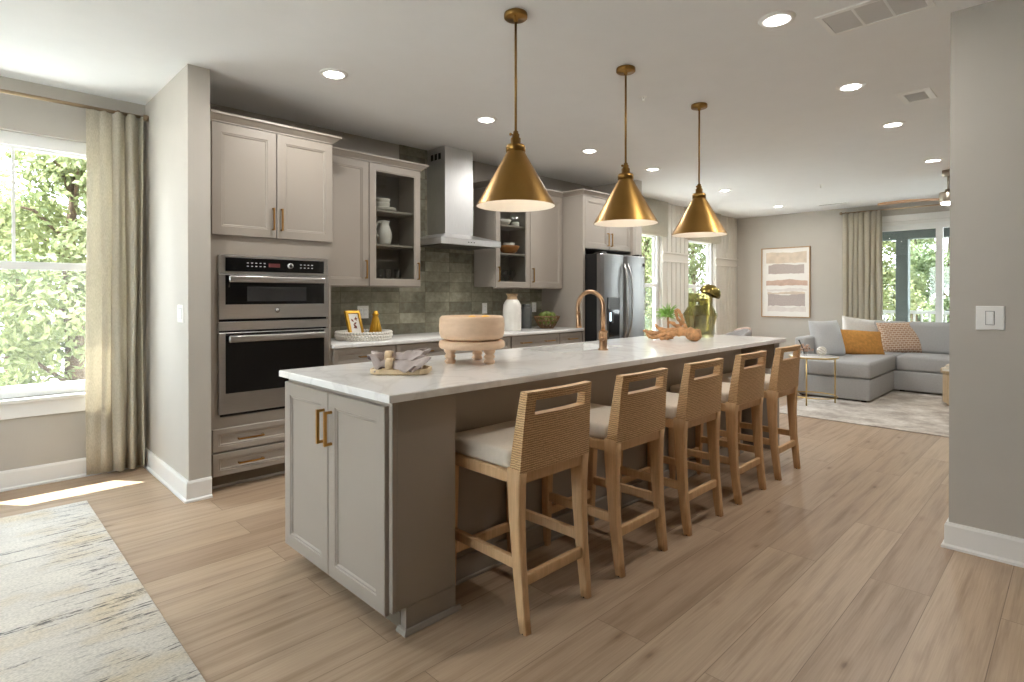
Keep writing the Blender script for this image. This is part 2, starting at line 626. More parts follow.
    def rings(s, O, U, V, N, w, h, prof, mat=None, open_=False):
        """Rectangular rings (inset, height along N) lofted into a moulded panel; open_ leaves the middle open."""
        O, U, V, N = Vector(O), Vector(U), Vector(V), Vector(N)
        R = []
        for ins, d in prof:
            R.append([tuple(O + U * a + V * b + N * d) for a, b in ((ins, ins), (w - ins, ins), (w - ins, h - ins), (ins, h - ins))])
        vs = [p for r in R for p in r]
        fs = []
        for i in range(len(R) - 1):
            for j in range(4):
                fs.append((4 * i + j, 4 * i + (j + 1) % 4, 4 * i + 4 + (j + 1) % 4, 4 * i + 4 + j))
        if not open_:
            L = 4 * (len(R) - 1)
            fs.append((3, 2, 1, 0))
            fs.append((L, L + 1, L + 2, L + 3))
        else:
            L = 4 * (len(R) - 1)
            for j in range(4):
                fs.append((L + j, L + (j + 1) % 4, (j + 1) % 4, j))
        s.faces(vs, fs, mat)
        return s

    def sweep(s, path, prof, mat=None):
        """Moulding: prof is (out, z) pairs, path a list of (x, y); out is to the right of the way along the path."""
        P = [Vector((p[0], p[1], 0)) for p in path]
        R = []
        for i, p in enumerate(P):
            d0 = (P[i] - P[i - 1]).normalized() if i else None
            d1 = (P[i + 1] - P[i]).normalized() if i < len(P) - 1 else None
            n0 = Vector((d0.y, -d0.x, 0)) if d0 else None
            n1 = Vector((d1.y, -d1.x, 0)) if d1 else None
            if n0 is None: m = n1
            elif n1 is None: m = n0
            else:
                m = (n0 + n1)
                m = m / (m.dot(n0))
            R.append([tuple(p + m * o + Vector((0, 0, z))) for o, z in prof])
        s.loft(R, mat, False, True, True)
        return s

    def build(s, name, parent=None, loc=None, weld=False):
        bmesh.ops.recalc_face_normals(s.bm, faces=s.bm.faces[:])
        off = Vector((0, 0, 0))
        if parent is not None:
            off = OFF[parent.name]
        elif loc is not None:
            off = Vector(loc)
        if off.length:
            for v in s.bm.verts:
                v.co -= off
        me = bpy.data.meshes.new(name)
        s.bm.to_mesh(me)
        s.bm.free()
        for m in s.mats:
            me.materials.append(MATS[m])
        o = bpy.data.objects.new(name, me)
        COL.objects.link(o)
        if parent is not None:
            o.parent = parent
        elif loc is not None:
            o.location = loc
        OFF[o.name] = off
        return o


OFF = {}


def thing(name, label, cat, loc, group=None, rotz=0.0, local=False):
    o = bpy.data.objects.new(name, None)
    o.empty_display_size = 0.1
    COL.objects.link(o)
    o.location = loc
    o.rotation_euler = (0, 0, rotz)
    tag(o, label, cat, group)
    OFF[o.name] = Vector((0, 0, 0)) if (local or rotz) else Vector(loc)
    return o


def tag(o, label, cat, group=None):
    o['label'] = label
    o['category'] = cat
    if group:
        o['group'] = group
    return o


def struct(o, label=None, cat=None):
    o['kind'] = 'structure'
    if label:
        o['label'] = label
        o['category'] = cat
    return o


def kids(o):
    return [c for c in ALLCH() if c.parent == o]


def ALLCH():
    return list(COL.objects)


def dup(root, loc, label=None, rotz=None, group=None):
    allo = list(COL.objects)
    r = root.copy()
    COL.objects.link(r)
    r.location = loc
    if rotz is not None:
        r.rotation_euler = (0, 0, rotz)
    if label:
        r['label'] = label
    if group:
        r['group'] = group
    for ch in allo:
        if ch.parent == root:
            c = ch.copy()
            COL.objects.link(c)
            c.parent = r
            for g in allo:
                if g.parent == ch:
                    d = g.copy()
                    COL.objects.link(d)
                    d.parent = c
    return r


X, Y, Z = Vector((1, 0, 0)), Vector((0, 1, 0)), Vector((0, 0, 1))
NY, NX = -Y, -X

# ------------------------------------------------------------------ room shell
H = 2.74
XF = 10.58      # far wall
YW = 4.63       # kitchen and dining wall
YL = 5.03       # window wall on the left


def wall(name, axis, c0, c1, a0, a1, z0, z1, holes=(), mat='wall_paint'):
    """axis 'y': wall between y=c0..c1 spanning x=a0..a1; axis 'x' the other way. holes: (a0,a1,z0,z1)"""
    mb = MB(mat)
    As = sorted(set([a0, a1] + [h[0] for h in holes] + [h[1] for h in holes]))
    for i in range(len(As) - 1):
        p, q = As[i], As[i + 1]
        cut = [h for h in holes if h[0] <= p + 1e-6 and h[1] >= q - 1e-6]
        z = z0
        for h in sorted(cut, key=lambda h: h[2]):
            if h[2] > z:
                mb.box(p, q, c0, c1, z, h[2]) if axis == 'y' else mb.box(c0, c1, p, q, z, h[2])
            z = h[3]
        if z < z1:
            mb.box(p, q, c0, c1, z, z1) if axis == 'y' else mb.box(c0, c1, p, q, z, z1)
    bmesh.ops.remove_doubles(mb.bm, verts=mb.bm.verts[:], dist=1e-5)
    return struct(mb.build(name))


mb = MB('floor_planks')
mb.box(-3.2, 10.74, -5.0, 5.19, -0.12, 0)
struct(mb.build('floor'))
mb = MB('ceiling_paint')
mb.box(-3.36, 10.74, -5.16, 5.19, H, H + 0.2)
struct(mb.build('ceiling'))

WIN1 = (-0.20, 0.80, 0.60, 2.395)
wall('wall_left', 'y', YL, YL + 0.16, -3.36, 1.18, 0, H, [WIN1])
wall('wall_return', 'x', 1.05, 1.18, 3.94, YL, 0, H)
DW = [(6.89, 7.87, 0.58, 2.30), (8.70, 9.68, 0.58, 2.30)]
wall('wall_back', 'y', YW, YW + 0.16, 1.18, XF + 0.16, 0, H, DW)
DOOR = (-0.15, 2.42, 0.0, 2.45)
wall('wall_far', 'x', XF, XF + 0.16, -5.0, YW, 0, H, [DOOR])
wall('wall_right', 'x', 3.637, 3.757, -5.0, 0.482, 0, H)
wall('wall_stub', 'x', 6.095, 6.215, 3.94, YW, 0, H)
REAR = (-2.6, 3.6, 0.5, 2.4)
wall('wall_rear', 'x', -3.36, -3.2, -5.16, YL, 0, H, [(1.5, 3.9, 0.9, 2.35)])
wall('wall_front', 'y', -5.16, -5.0, -3.2, XF + 0.16, 0, H)

# eaves outside, over the window wall and over the porch
mb = MB('white_trim')
mb.box(-4.0, 1.6, 5.19, 5.62, 2.72, 2.9)
struct(mb.build('roof_eave'))


# ---- windows
def window_y(name, x0, x1, z0, z1, yin, meet, muntins, deep=0.16, stool=True, screen=True, sgn=1):
    """double-hung window in a wall whose room face is y=yin (room on the -y side when sgn=1)"""
    w = struct(bpy.data.objects.new(name, None))
    COL.objects.link(w)
    w.location = ((x0 + x1) / 2, yin, z0)
    OFF[w.name] = Vector(w.location)
    d = lambda k: yin + sgn * k
    f = 0.05
    mb = MB('vinyl_white')
    mb.box(x0, x0 + f, d(0.05), d(0.13), z0, z1)
    mb.box(x1 - f, x1, d(0.05), d(0.13), z0, z1)
    mb.box(x0 + f, x1 - f, d(0.05), d(0.13), z1 - 0.085, z1)
    mb.box(x0 + f, x1 - f, d(0.05), d(0.13), z0, z0 + 0.03)
    mb.build('window_frame', w)
    for nm, za, zb, yy in (('upper_sash', meet, z1 - 0.085, 0.10), ('lower_sash', z0 + 0.03, meet + 0.03, 0.07)):
        mb = MB('vinyl_white')
        g = 0.035
        mb.box(x0 + f, x0 + f + g, d(yy - 0.015), d(yy + 0.015), za, zb)
        mb.box(x1 - f - g, x1 - f, d(yy - 0.015), d(yy + 0.015), za, zb)
        mb.box(x0 + f + g, x1 - f - g, d(yy - 0.015), d(yy + 0.015), zb - (0.05 if nm == 'lower_sash' else 0.02), zb)
        mb.box(x0 + f + g, x1 - f - g, d(yy - 0.015), d(yy + 0.015), za, za + (0.05 if nm == 'lower_sash' else 0.035))
        if nm == 'upper_sash' and muntins:
            for k in range(muntins):
                xc = x0 + (x1 - x0) * (k + 1) / (muntins + 1)
                mb.box(xc - 0.009, xc + 0.009, d(yy - 0.008), d(yy + 0.008), za + 0.035, zb - 0.02)
        sa = mb.build(nm, w)
        mb = MB('window_glass')
        mb.box(x0 + f + g, x1 - f - g, d(yy + 0.002), d(yy + 0.006), za + 0.03, zb - 0.02)
        mb.build('pane', sa)
    if screen:
        mb = MB('screen_mesh')
        mb.box(x0 + f, x1 - f, d(0.125), d(0.1265), z0 + 0.03, meet)
        mb.build('insect_screen', w)
    if stool:
        mb = MB('white_trim')
        mb.box(x0 - 0.06, x1 + 0.06, d(-0.045), d(0.05), z0 - 0.03, z0, 0.006, 2)
        mb.box(x0 - 0.03, x1 + 0.03, d(-0.018), d(0.0), z0 - 0.13, z0 - 0.03, 0.003)
        mb.build('window_sill', w)
    return w


window_y('window_1', *WIN1, YL, 1.49, 1)
window_y('window_2', *DW[0], YW, 1.44, 0)
window_y('window_3', *DW[1], YW, 1.44, 0)
w = struct(bpy.data.objects.new('added_rear_window', None))  # unseen window added behind the camera to light the foreground
COL.objects.link(w)
OFF[w.name] = Vector((0, 0, 0))
mb = MB('vinyl_white')
for ya, yb in ((1.5, 1.56), (2.67, 2.73), (3.84, 3.9)):
    mb.box(-3.33, -3.25, ya, yb, 0.9, 2.35)
mb.box(-3.33, -3.25, 1.5, 3.9, 0.9, 0.96)
mb.box(-3.33, -3.25, 1.5, 3.9, 2.29, 2.35)
mb.build('window_frame', w)
mb = MB('window_glass')
mb.box(-3.295, -3.29, 1.56, 3.84, 0.96, 2.29)
mb.build('pane', w)

# ---- sliding glass door in the far wall
w = struct(bpy.data.objects.new('door_1', None))
COL.objects.link(w)
w.location = (XF, 1.1, 0)
OFF[w.name] = Vector(w.location)
mb = MB('white_trim')
mb.box(XF - 0.02, XF - 0.001, DOOR[0] - 0.09, DOOR[1] + 0.09, DOOR[3], DOOR[3] + 0.1, 0.004)
mb.box(XF - 0.02, XF - 0.001, DOOR[0] - 0.09, DOOR[0], 0, DOOR[3], 0.004)
mb.box(XF - 0.02, XF - 0.001, DOOR[1], DOOR[1] + 0.09, 0, DOOR[3], 0.004)
mb.box(XF + 0.02, XF + 0.14, DOOR[0], DOOR[1], DOOR[3] - 0.05, DOOR[3])
mb.box(XF + 0.02, XF + 0.14, DOOR[0], DOOR[0] + 0.04, 0, DOOR[3] - 0.05)
mb.box(XF + 0.02, XF + 0.14, DOOR[1] - 0.04, DOOR[1], 0, DOOR[3] - 0.05)
mb.box(XF + 0.02, XF + 0.14, DOOR[0], DOOR[1], 0, 0.03)
mb.build('door_frame', w)
ya = DOOR[0] + 0.04
pw = (DOOR[1] - DOOR[0] - 0.08 + 0.085 * 2) / 3
for k in range(3):
    y0 = ya + k * (pw - 0.085)
    xx = XF + (0.06 if k == 1 else 0.10)
    mb = MB('vinyl_white')
    mb.rings((xx, y0, 0.03), Y, Z, NX, pw, DOOR[3] - 0.08, [(0, -0.02), (0, 0.02), (0.085, 0.02), (0.085, -0.02)], open_=True)
    sa = mb.build('door_panel', w)
    mb = MB('window_glass')
    mb.box(xx - 0.003, xx + 0.003, y0 + 0.08, y0 + pw - 0.08, 0.11, DOOR[3] - 0.13)
    mb.build('pane', sa)

# ---- baseboards
BP = [(0, 0), (0.028, 0), (0.028, 0.012), (0.016, 0.02), (0.016, 0.115), (0.010, 0.13), (0, 0.13)]


def baseboard(name, path):
    mb = MB('white_trim')
    mb.sweep(path, BP)
    return struct(mb.build(name))


baseboard('baseboard_left', [(-3.2, YL), (1.05, YL), (1.05, 3.94), (1.18, 3.94)])
baseboard('baseboard_stub', [(6.095, 3.94), (6.215, 3.94), (6.215, YW - 0.02)][0:2])
baseboard('baseboard_far', [(XF, YW), (XF, DOOR[1] + 0.1)])
baseboard('baseboard_right', [(3.757, 0.482), (3.637, 0.482), (3.637, -5.0)])

# ---- grooved panelling of the dining wall
mb = MB('panel_paint')


def beads(xa, xb, za, zb):
    n = max(1, round((xb - xa) / 0.138))
    s_ = (xb - xa) / n
    for k in range(n):
        mb.box(xa + k * s_ + 0.007, xa + (k + 1) * s_ - 0.007, YW - 0.018, YW - 0.001, za, zb, 0.005)


rails = []
for xa, xb in ((6.22, DW[0][0]), (DW[0][1], DW[1][0]), (DW[1][1], XF)):
    beads(xa, xb, 0.13, 1.82)
    beads(xa, xb, 1.97, H)
for h in DW:
    beads(h[0], h[1], h[3], H)
    beads(h[0], h[1], 0.13, h[2])
struct(mb.build('trim_1'))
mb = MB('panel_paint')
for xa, xb in ((6.22, DW[0][0]), (DW[0][1], DW[1][0]), (DW[1][1], XF)):
    mb.box(xa, xb, YW - 0.014, YW - 0.001, 1.82, 1.97)
    mb.box(xa, xb, YW - 0.034, YW - 0.001, 1.95, 1.975, 0.003)
    mb.box(xa, xb, YW - 0.034, YW - 0.001, 1.815, 1.84, 0.003)
struct(mb.build('trim_2'))
mb = MB('white_trim')
mb.box(6.22, XF, YW - 0.018, YW - 0.001, 0, 0.13, 0.003)
struct(mb.build('baseboard_back'))

# ---- backsplash
mb = MB('backsplash_tile')
mb.box(2.04, 3.06, YW - 0.011, YW - 0.001, 0.92, 1.40)
mb.box(3.06, 4.0, YW - 0.011, YW - 0.001, 0.92, H)
mb.box(4.0, 5.08, YW - 0.011, YW - 0.001, 0.92, 1.40)
bmesh.ops.remove_doubles(mb.bm, verts=mb.bm.verts[:], dist=1e-5)
struct(mb.build('trim_3'))

# ------------------------------------------------------------------ cabinets
DOORP = [(0, -0.02), (0, -0.003), (0.003, 0), (0.058, 0), (0.061, -0.004), (0.068, -0.004), (0.073, -0.010)]
DRAWP = [(0, -0.02), (0, -0.003), (0.003, 0), (0.034, 0), (0.037, -0.004), (0.044, -0.004), (0.050, -0.010)]
GLASSP = [(0, -0.02), (0, -0.003), (0.003, 0), (0.056, 0), (0.060, -0.004), (0.066, -0.004), (0.066, -0.02)]


def pull(parent, a, b, out, mat='brass', name='handle', sz=0.005, stand=0.026):
    """bar pull from a to b standing off the face along out"""
    a, b, out = Vector(a), Vector(b), Vector(out)
    d = (b - a).normalized()
    mb = MB(mat)
    wv = d.cross(out)

    def bar(p, q, hw):
        e = (q - p).normalized()
        u = e.cross(wv) if abs(e.dot(wv)) < 0.5 else e.cross(out)
        u.normalize()
        v = e.cross(u)
        mb.loft([[tuple(c + u * i * hw + v * j * hw) for i, j in ((-1, -1), (1, -1), (1, 1), (-1, 1))] for c in (p, q)], smooth=False)
    bar(a + out * stand - d * sz, b + out * stand + d * sz, sz)
    bar(a, a + out * (stand - sz), sz * 0.9)
    bar(b, b + out * (stand - sz), sz * 0.9)
    return mb.build(name, parent)


def door_ny(parent, x0, x1, z0, z1, y, hx=None, hz=None, hlen=0.145, name='door', glass=False):
    mb = MB('cabinet_paint')
    mb.rings((x0, y, z0), X, Z, NY, x1 - x0, z1 - z0, GLASSP if glass else DOORP, open_=glass)
    d = mb.build(name, parent)
    if glass:
        mb = MB('cabinet_glass')
        mb.box(x0 + 0.06, x1 - 0.06, y + 0.010, y + 0.014, z0 + 0.06, z1 - 0.06)
        mb.build('pane', d)
    if hx is not None:
        pull(d, (hx, y, hz), (hx, y, hz + hlen), NY)
    return d


def drawer_ny(parent, x0, x1, z0, z1, y, pulls=(0.5,), plen=0.13, pz=None):
    mb = MB('cabinet_paint')
    mb.rings((x0, y, z0), X, Z, NY, x1 - x0, z1 - z0, DRAWP)
    d = mb.build('drawer', parent)
    zc = (z0 + z1) / 2 if pz is None else pz
    for p in pulls:
        xc = x0 + (x1 - x0) * p
        pull(d, (xc - plen / 2, y - 0.008, zc), (xc + plen / 2, y - 0.008, zc), NY, stand=0.03)
    return d


CROWN = [(0, 0), (0.012, 0), (0.012, 0.008), (0.02, 0.014), (0.045, 0.036), (0.058, 0.042), (0.058, 0.056), (0, 0.056)]


def crown(parent, path, z):
    mb = MB('cabinet_paint')
    mb.sweep(path, [(o, z + h) for o, h in CROWN])
    return mb.build('crown_moulding', parent)


# tall oven cabinet
tc = thing('oven_cabinet', 'tall greige cabinet in the corner built around the two wall ovens', 'cabinet', (1.615, 4.3, 0))
mb = MB('cabinet_paint')
mb.box(1.19, 1.235, 4.01, 4.62, 0.1, 2.43)
mb.box(1.235, 1.258, 4.01, 4.05, 0.485, 1.565)
mb.box(1.994, 2.013, 4.01, 4.05, 0.485, 1.565)
mb.box(2.013, 2.04, 4.01, 4.62, 0.1, 2.43)
mb.box(1.235, 2.013, 4.01, 4.62, 1.565, 2.43)
mb.box(1.235, 2.013, 4.01, 4.62, 0.1, 0.485)
mb.box(1.235, 2.013, 4.47, 4.62, 0.485, 1.565)
mb.build('carcass', tc)
mb = MB('toe_paint')
mb.box(1.19, 2.04, 4.08, 4.6, 0, 0.1)
mb.box(1.19, 2.04, 4.068, 4.08, 0, 0.02, 0.004, 2, mat='cabinet_paint')
mb.build('toe_kick', tc)
door_ny(tc, 1.203, 1.622, 1.692, 2.428, 3.99, 1.596, 1.752)
door_ny(tc, 1.628, 2.045, 1.692, 2.428, 3.99, 1.655, 1.752)
drawer_ny(tc, 1.205, 2.038, 0.262, 0.412, 3.99, pulls=(0.28, 0.72), plen=0.155)
drawer_ny(tc, 1.205, 2.038, 0.102, 0.250, 3.99, pulls=(0.28, 0.72), plen=0.155)
crown(tc, [(1.185, 4.0), (2.04, 4.0), (2.04, 4.62)], 2.432)

# ovens
mw = thing('microwave_oven', 'stainless built-in microwave with keypad strip, upper of the two wall ovens', 'microwave', (1.624, 4.2, 1.12))
mb = MB('steel_dark')
mb.box(1.262, 1.99, 4.0, 4.44, 1.118, 1.562)
mb.box(1.243, 2.008, 3.972, 4.012, 1.437, 1.562, 0.004, mat='steel')
mb.box(1.25, 2.0, 3.99, 4.012, 1.118, 1.132, mat='dark_gap')
mb.build('body', mw)
mb = MB('black_gloss')
mb.box(1.285, 1.972, 3.968, 3.972, 1.455, 1.545)
cp = mb.build('control_panel', mw)
mb = MB('display_red')
mb.box(1.565, 1.645, 3.966, 3.968, 1.488, 1.515)
mb.build('display', cp)
for x0_, n_ in ((1.42, 5), (1.79, 4)):
    mb = MB('display_mark')
    for k in range(n_):
        for j in range(2):
            mb.box(x0_ + k * 0.028, x0_ + 0.012 + k * 0.028, 3.9668, 3.968, 1.488 + j * 0.022, 1.494 + j * 0.022)
    mb.build('button_marking', cp)
mb = MB('steel')
mb.cyl((1.715, 3.968, 1.502), (1.715, 3.952, 1.502), 0.019, n=20)
mb.cyl((1.715, 3.952, 1.502), (1.715, 3.948, 1.502), 0.013, n=20, mat='black_plastic')
mb.build('knob', cp)
mb = MB('steel')
mb.rings((1.243, 3.968, 1.134), X, Z, NY, 0.765, 0.3, [(0, -0.04), (0, -0.003), (0.003, 0)])
dr = mb.build('door', mw)
mb = MB('black_gloss')
mb.box(1.283, 1.972, 3.9645, 3.968, 1.232, 1.428)
mb.build('glass', dr)
mb = MB('oven_inner')
mb.box(1.42, 1.835, 3.963, 3.9645, 1.252, 1.352)
mb.build('window', dr)


def oven_handle(p, x0, x1, z, y):
    mb = MB('steel')
    mb.box(x0, x1, y - 0.052, y - 0.03, z - 0.022, z + 0.022, 0.009, 3)
    for xx in (x0 + 0.04, x1 - 0.04):
        mb.box(xx - 0.012, xx + 0.012, y - 0.034, y + 0.002, z - 0.012, z + 0.012, 0.003)
    mb.build('handle', p)


oven_handle(dr, 1.292, 1.962, 1.402, 3.966)
mb = MB('steel_dark')
mb.cyl((1.626, 3.968, 1.19), (1.626, 3.9655, 1.19), 0.017, n=24)
mb.cyl((1.626, 3.9655, 1.19), (1.626, 3.965, 1.19), 0.013, n=24, mat='steel')
mb.build('badge', dr)

ov = thing('built_in_oven', 'large stainless oven with dark glass door, lower of the two wall ovens', 'oven', (1.624, 4.2, 0.488))
mb = MB('steel_dark')
mb.box(1.262, 1.99, 4.0, 4.44, 0.488, 1.116)
mb.box(1.243, 2.008, 3.974, 4.012, 1.058, 1.116, 0.003, mat='steel')
mb.box(1.25, 2.0, 3.99, 4.012, 1.045, 1.058, mat='dark_gap')
mb.box(1.255, 1.998, 3.985, 4.012, 0.488, 0.504, mat='dark_gap')
mb.build('body', ov)
mb = MB('steel')
mb.rings((1.243, 3.968, 0.506), X, Z, NY, 0.765, 0.539, [(0, -0.04), (0, -0.003), (0.003, 0)])
dr = mb.build('door', ov)
mb = MB('black_gloss')
mb.box(1.283, 1.972, 3.9645, 3.968, 0.642, 1.04)
mb.build('glass', dr)
oven_handle(dr, 1.292, 1.962, 1.004, 3.966)


mw.location.y += 0.018
ov.location.y += 0.018

# wall cabinets
def wall_cab(name, label, x0, xs, x1, glass_left, zb=1.385):
    c = thing(name, label, 'cabinet', ((x0 + x1) / 2, 4.46, zb))
    ya, yb, zt = 4.30, YW - 0.012, 2.43
    gx0, gx1 = (x0, xs) if glass_left else (xs, x1)
    sx0, sx1 = (xs, x1) if glass_left else (x0, xs)
    mb = MB('cabinet_paint')
    mb.box(sx0, sx1, ya, yb, zb, zt)
    k = 0.018
    if glass_left:
        mb.box(gx0, gx0 + k, ya, yb, zb, zt)
    else:
        mb.box(gx1 - k, gx1, ya, yb, zb, zt)
    a, b = (gx0 + k, gx1) if glass_left else (gx0, gx1 - k)
    mb.box(a, b, ya, yb, zb, zb + k)
    mb.box(a, b, ya, yb, zt - k, zt)
    mb.box(a, b, yb - 0.008, yb, zb + k, zt - k, mat='cabinet_inside')
    mb.box(x0, x1, ya, ya + 0.018, zb - 0.022, zb)
    mb.build('carcass', c)
    for z in (1.742, 2.043):
        mb = MB('cabinet_paint')
        mb.box(a + 0.001, b - 0.001, ya + 0.02, yb - 0.009, z - 0.018, z, 0.002)
        mb.build('shelf', c)
    door_ny(c, gx0 + 0.004, gx1 - 0.003, zb - 0.012, zt - 0.002, 4.28, (gx0 + 0.035) if glass_left else (gx1 - 0.035), zb + 0.055, name='glass_door', glass=True)
    door_ny(c, sx0 + 0.003, sx1 - 0.004, zb - 0.012, zt - 0.002, 4.28, (sx0 + 0.035) if glass_left else (sx1 - 0.035), zb + 0.055)
    path = [(x0, yb), (x0, ya - 0.01), (x1 + 0.001, ya - 0.01)] if glass_left else [(x0 - 0.0, ya - 0.01), (x1, ya - 0.01), (x1, yb)]
    crown(c, path, 2.432)
    return c


wall_cab('upper_cabinet', 'greige wall cabinet with a glass door holding a white pitcher, left of the range hood', 2.045, 2.527, 3.06, False)
wall_cab('upper_cabinet', 'greige wall cabinet with a glass door holding a wooden bowl, right of the range hood', 4.0, 4.522, 5.075, True)


# base cabinets
def base_cab(label, x0, x1, fronts):
    c = thing('base_cabinet', label, 'cabinet', ((x0 + x1) / 2, 4.3, 0))
    mb = MB('cabinet_paint')
    mb.box(x0, x1, 4.01, YW - 0.012, 0.1, 0.89)
    mb.build('carcass', c)
    mb = MB('toe_paint')
    mb.box(x0, x1, 4.08, 4.6, 0, 0.1)
    mb.build('toe_kick', c)
    for a, b, z0, z1, p in fronts:
        if p == 'L':
            door_ny(c, a, b, z0, z1, 3.99, b - 0.03, z1 - 0.2)
        elif p == 'R':
            door_ny(c, a, b, z0, z1, 3.99, a + 0.03, z1 - 0.2)
        else:
            drawer_ny(c, a, b, z0, z1, 3.99, p)
    return c


base_cab('greige base cabinet with brass pulls beside the wall ovens, under the round beaded tray', 2.042, 3.18,
         [(2.05, 2.60, 0.745, 0.882, (0.5,)), (2.61, 3.172, 0.745, 0.882, (0.5,)), (2.05, 2.60, 0.11, 0.735, 'L'), (2.61, 3.172, 0.11, 0.735, 'R')])
base_cab('greige base cabinet with brass pulls next to the refrigerator, under the fruit basket', 3.94, 5.078,
         [(3.95, 4.675, 0.745, 0.882, (0.25, 0.75)), (4.685, 5.07, 0.745, 0.882, (0.5,)), (3.95, 4.675, 0.43, 0.735, (0.25, 0.75)), (3.95, 4.675, 0.11, 0.42, (0.25, 0.75)), (4.685, 5.07, 0.11, 0.735, 'L')])
base_cab('greige base cabinet with brass pulls below the range hood, behind the wooden pedestal bowl', 3.182, 3.938,
         [(3.19, 3.93, 0.745, 0.882, (0.5,)), (3.19, 3.93, 0.43, 0.735, (0.5,)), (3.19, 3.93, 0.11, 0.42, (0.5,))])
mb = MB('quartz')
mb.box(2.042, 5.078, 3.965, YW - 0.012, 0.89, 0.92, 0.004, 2)
tag(mb.build('countertop', loc=(3.56, 4.3, 0.89)), 'long white quartz counter along the tiled wall between the ovens and the refrigerator', 'countertop')
# range hood
hd = thing('range_hood', 'stainless chimney range hood against the tiled wall', 'range hood', (3.556, 4.38, 1.77))
mb = MB('hood_steel')
mb.box(3.178, 3.934, 4.13, YW - 0.012, 1.772, 1.83, 0.002)
c0 = [(3.178, 4.13), (3.934, 4.13), (3.934, 4.617), (3.178, 4.617)]
c1 = [(3.38, 4.33), (3.735, 4.33), (3.735, 4.617), (3.38, 4.617)]
mb.loft([[(p[0], p[1], 1.83) for p in c0], [(p[0], p[1], 1.892) for p in c1]], smooth=False)
cn = mb.build('canopy', hd)
mb = MB('dark_gap')
for k in range(3):
    mb.box(3.50 + k * 0.035, 3.515 + k * 0.035, 4.1285, 4.13, 1.795, 1.803)
mb.build('button', cn)
mb = MB('steel_dark')
mb.box(3.22, 3.55, 4.17, 4.57, 1.766, 1.772)
mb.box(3.56, 3.89, 4.17, 4.57, 1.766, 1.772)
mb.build('filter', cn)
mb = MB('hood_steel')
mb.box(3.38, 3.735, 4.33, YW - 0.012, 1.892, 2.55)
mb.box(3.383, 3.732, 4.333, YW - 0.012, 2.55, H - 0.001)
ch = mb.build('chimney', hd)
mb = MB('dark_gap')
for k in range(3):
    mb.box(3.3815, 3.383, 4.40 + k * 0.06, 4.44 + k * 0.06, 2.62, 2.68)
mb.build('vent_slot', ch)

# fridge surround
fs = thing('fridge_cabinet', 'greige cabinet with two doors built over and beside the refrigerator', 'cabinet', (5.59, 4.3, 0))
mb = MB('cabinet_paint')
mb.box(5.08, 5.12, 3.99, YW - 0.002, 0, 2.43)
mb.build('side_panel', fs)
mb = MB('cabinet_paint')
mb.box(6.05, 6.092, 3.99, YW - 0.002, 0, 2.43)
mb.build('side_panel', fs)
mb = MB('cabinet_paint')
mb.box(5.12, 6.05, 4.01, YW - 0.002, 1.83, 2.43)
mb.build('carcass', fs)
door_ny(fs, 5.124, 5.583, 1.835, 2.428, 3.99, 5.55, 1.88)
door_ny(fs, 5.589, 6.046, 1.835, 2.428, 3.99, 5.622, 1.88)
crown(fs, [(5.08, 4.29), (5.08, 3.99), (6.092, 3.99)], 2.432)

# refrigerator
fr = thing('refrigerator', 'stainless french door refrigerator with water dispenser in the left door', 'refrigerator', (5.59, 4.2, 0))
mb = MB('black_plastic')
mb.box(5.135, 6.045, 3.84, 4.6, 0.03, 1.76)
mb.box(5.16, 6.02, 3.87, 4.58, 0, 0.03)
mb.build('body', fr)


def fdoor(x0, x1, z0, z1, name):
    mb = MB('steel_vertical')
    n = 10
    ring = []
    R = []
    for z in (z0, z0 + 0.006, z1 - 0.006, z1):
        e = 0.004 if z in (z0, z1) else 0
        pts = [(x0 + e, 3.835, z), (x1 - e, 3.835, z)]
        fr_ = []
        for k in range(n + 1):
            u = k / n
            xx = x1 - e - (x1 - x0 - 2 * e) * u
            cv = 0.018 * (1 - (2 * u - 1) ** 2)
            ed = 0.012 if k in (0, n) else 0
            fr_.append((xx, 3.775 - cv + ed + e, z))
        R.append(pts + fr_)
    mb.loft(R, smooth=False)
    return mb.build(name, fr)


d1 = fdoor(5.135, 5.587, 0.74, 1.76, 'door')
d2 = fdoor(5.593, 6.045, 0.74, 1.76, 'door')
d3 = fdoor(5.135, 6.045, 0.06, 0.73, 'freezer_drawer')
for d, xx in ((d1, 5.555), (d2, 5.625)):
    mb = MB('steel')
    pts = []
    for k in range(13):
        u = k / 12
        pts.append((xx + (0.012 if xx > 5.59 else -0.012) * (1 - (2 * u - 1) ** 2), 3.757 - 0.055 * (1 - (2 * u - 1) ** 4), 0.80 + 0.86 * u))
    mb.tube(pts, 0.013, 10)
    mb.build('handle', d)
mb = MB('steel')
mb.tube([(5.2, 3.76, 0.66), (5.22, 3.705, 0.66), (5.4, 3.70, 0.66), (5.78, 3.70, 0.66), (5.96, 3.705, 0.66), (5.98, 3.76, 0.66)], 0.013, 10)
mb.build('handle', d3)
mb = MB('steel_dark')
mb.box(5.235, 5.465, 3.752, 3.765, 0.8, 1.27, 0.004, mat='steel_dark')
mb.box(5.25, 5.45, 3.748, 3.756, 0.82, 1.13, 0.003, mat='black_gloss')
mb.box(5.29, 5.33, 3.742, 3.75, 0.98, 1.10, 0.003, mat='black_plastic')
ds = mb.build('dispenser', d1)
mb = MB('dispenser_glow')
mb.box(5.26, 5.30, 3.746, 3.749, 1.0, 1.10)
mb.build('lamp', ds)
for xx in (5.22, 5.96):
    mb = MB('steel_dark')
    mb.box(xx - 0.04, xx + 0.04, 3.79, 3.9, 1.76, 1.785, 0.004)
    mb.build('hinge_cover', fr)
mb = MB('steel_dark')
mb.cyl((5.98, 3.762, 1.66), (5.98, 3.757, 1.66), 0.02, n=20)
mb.build('badge', d2)


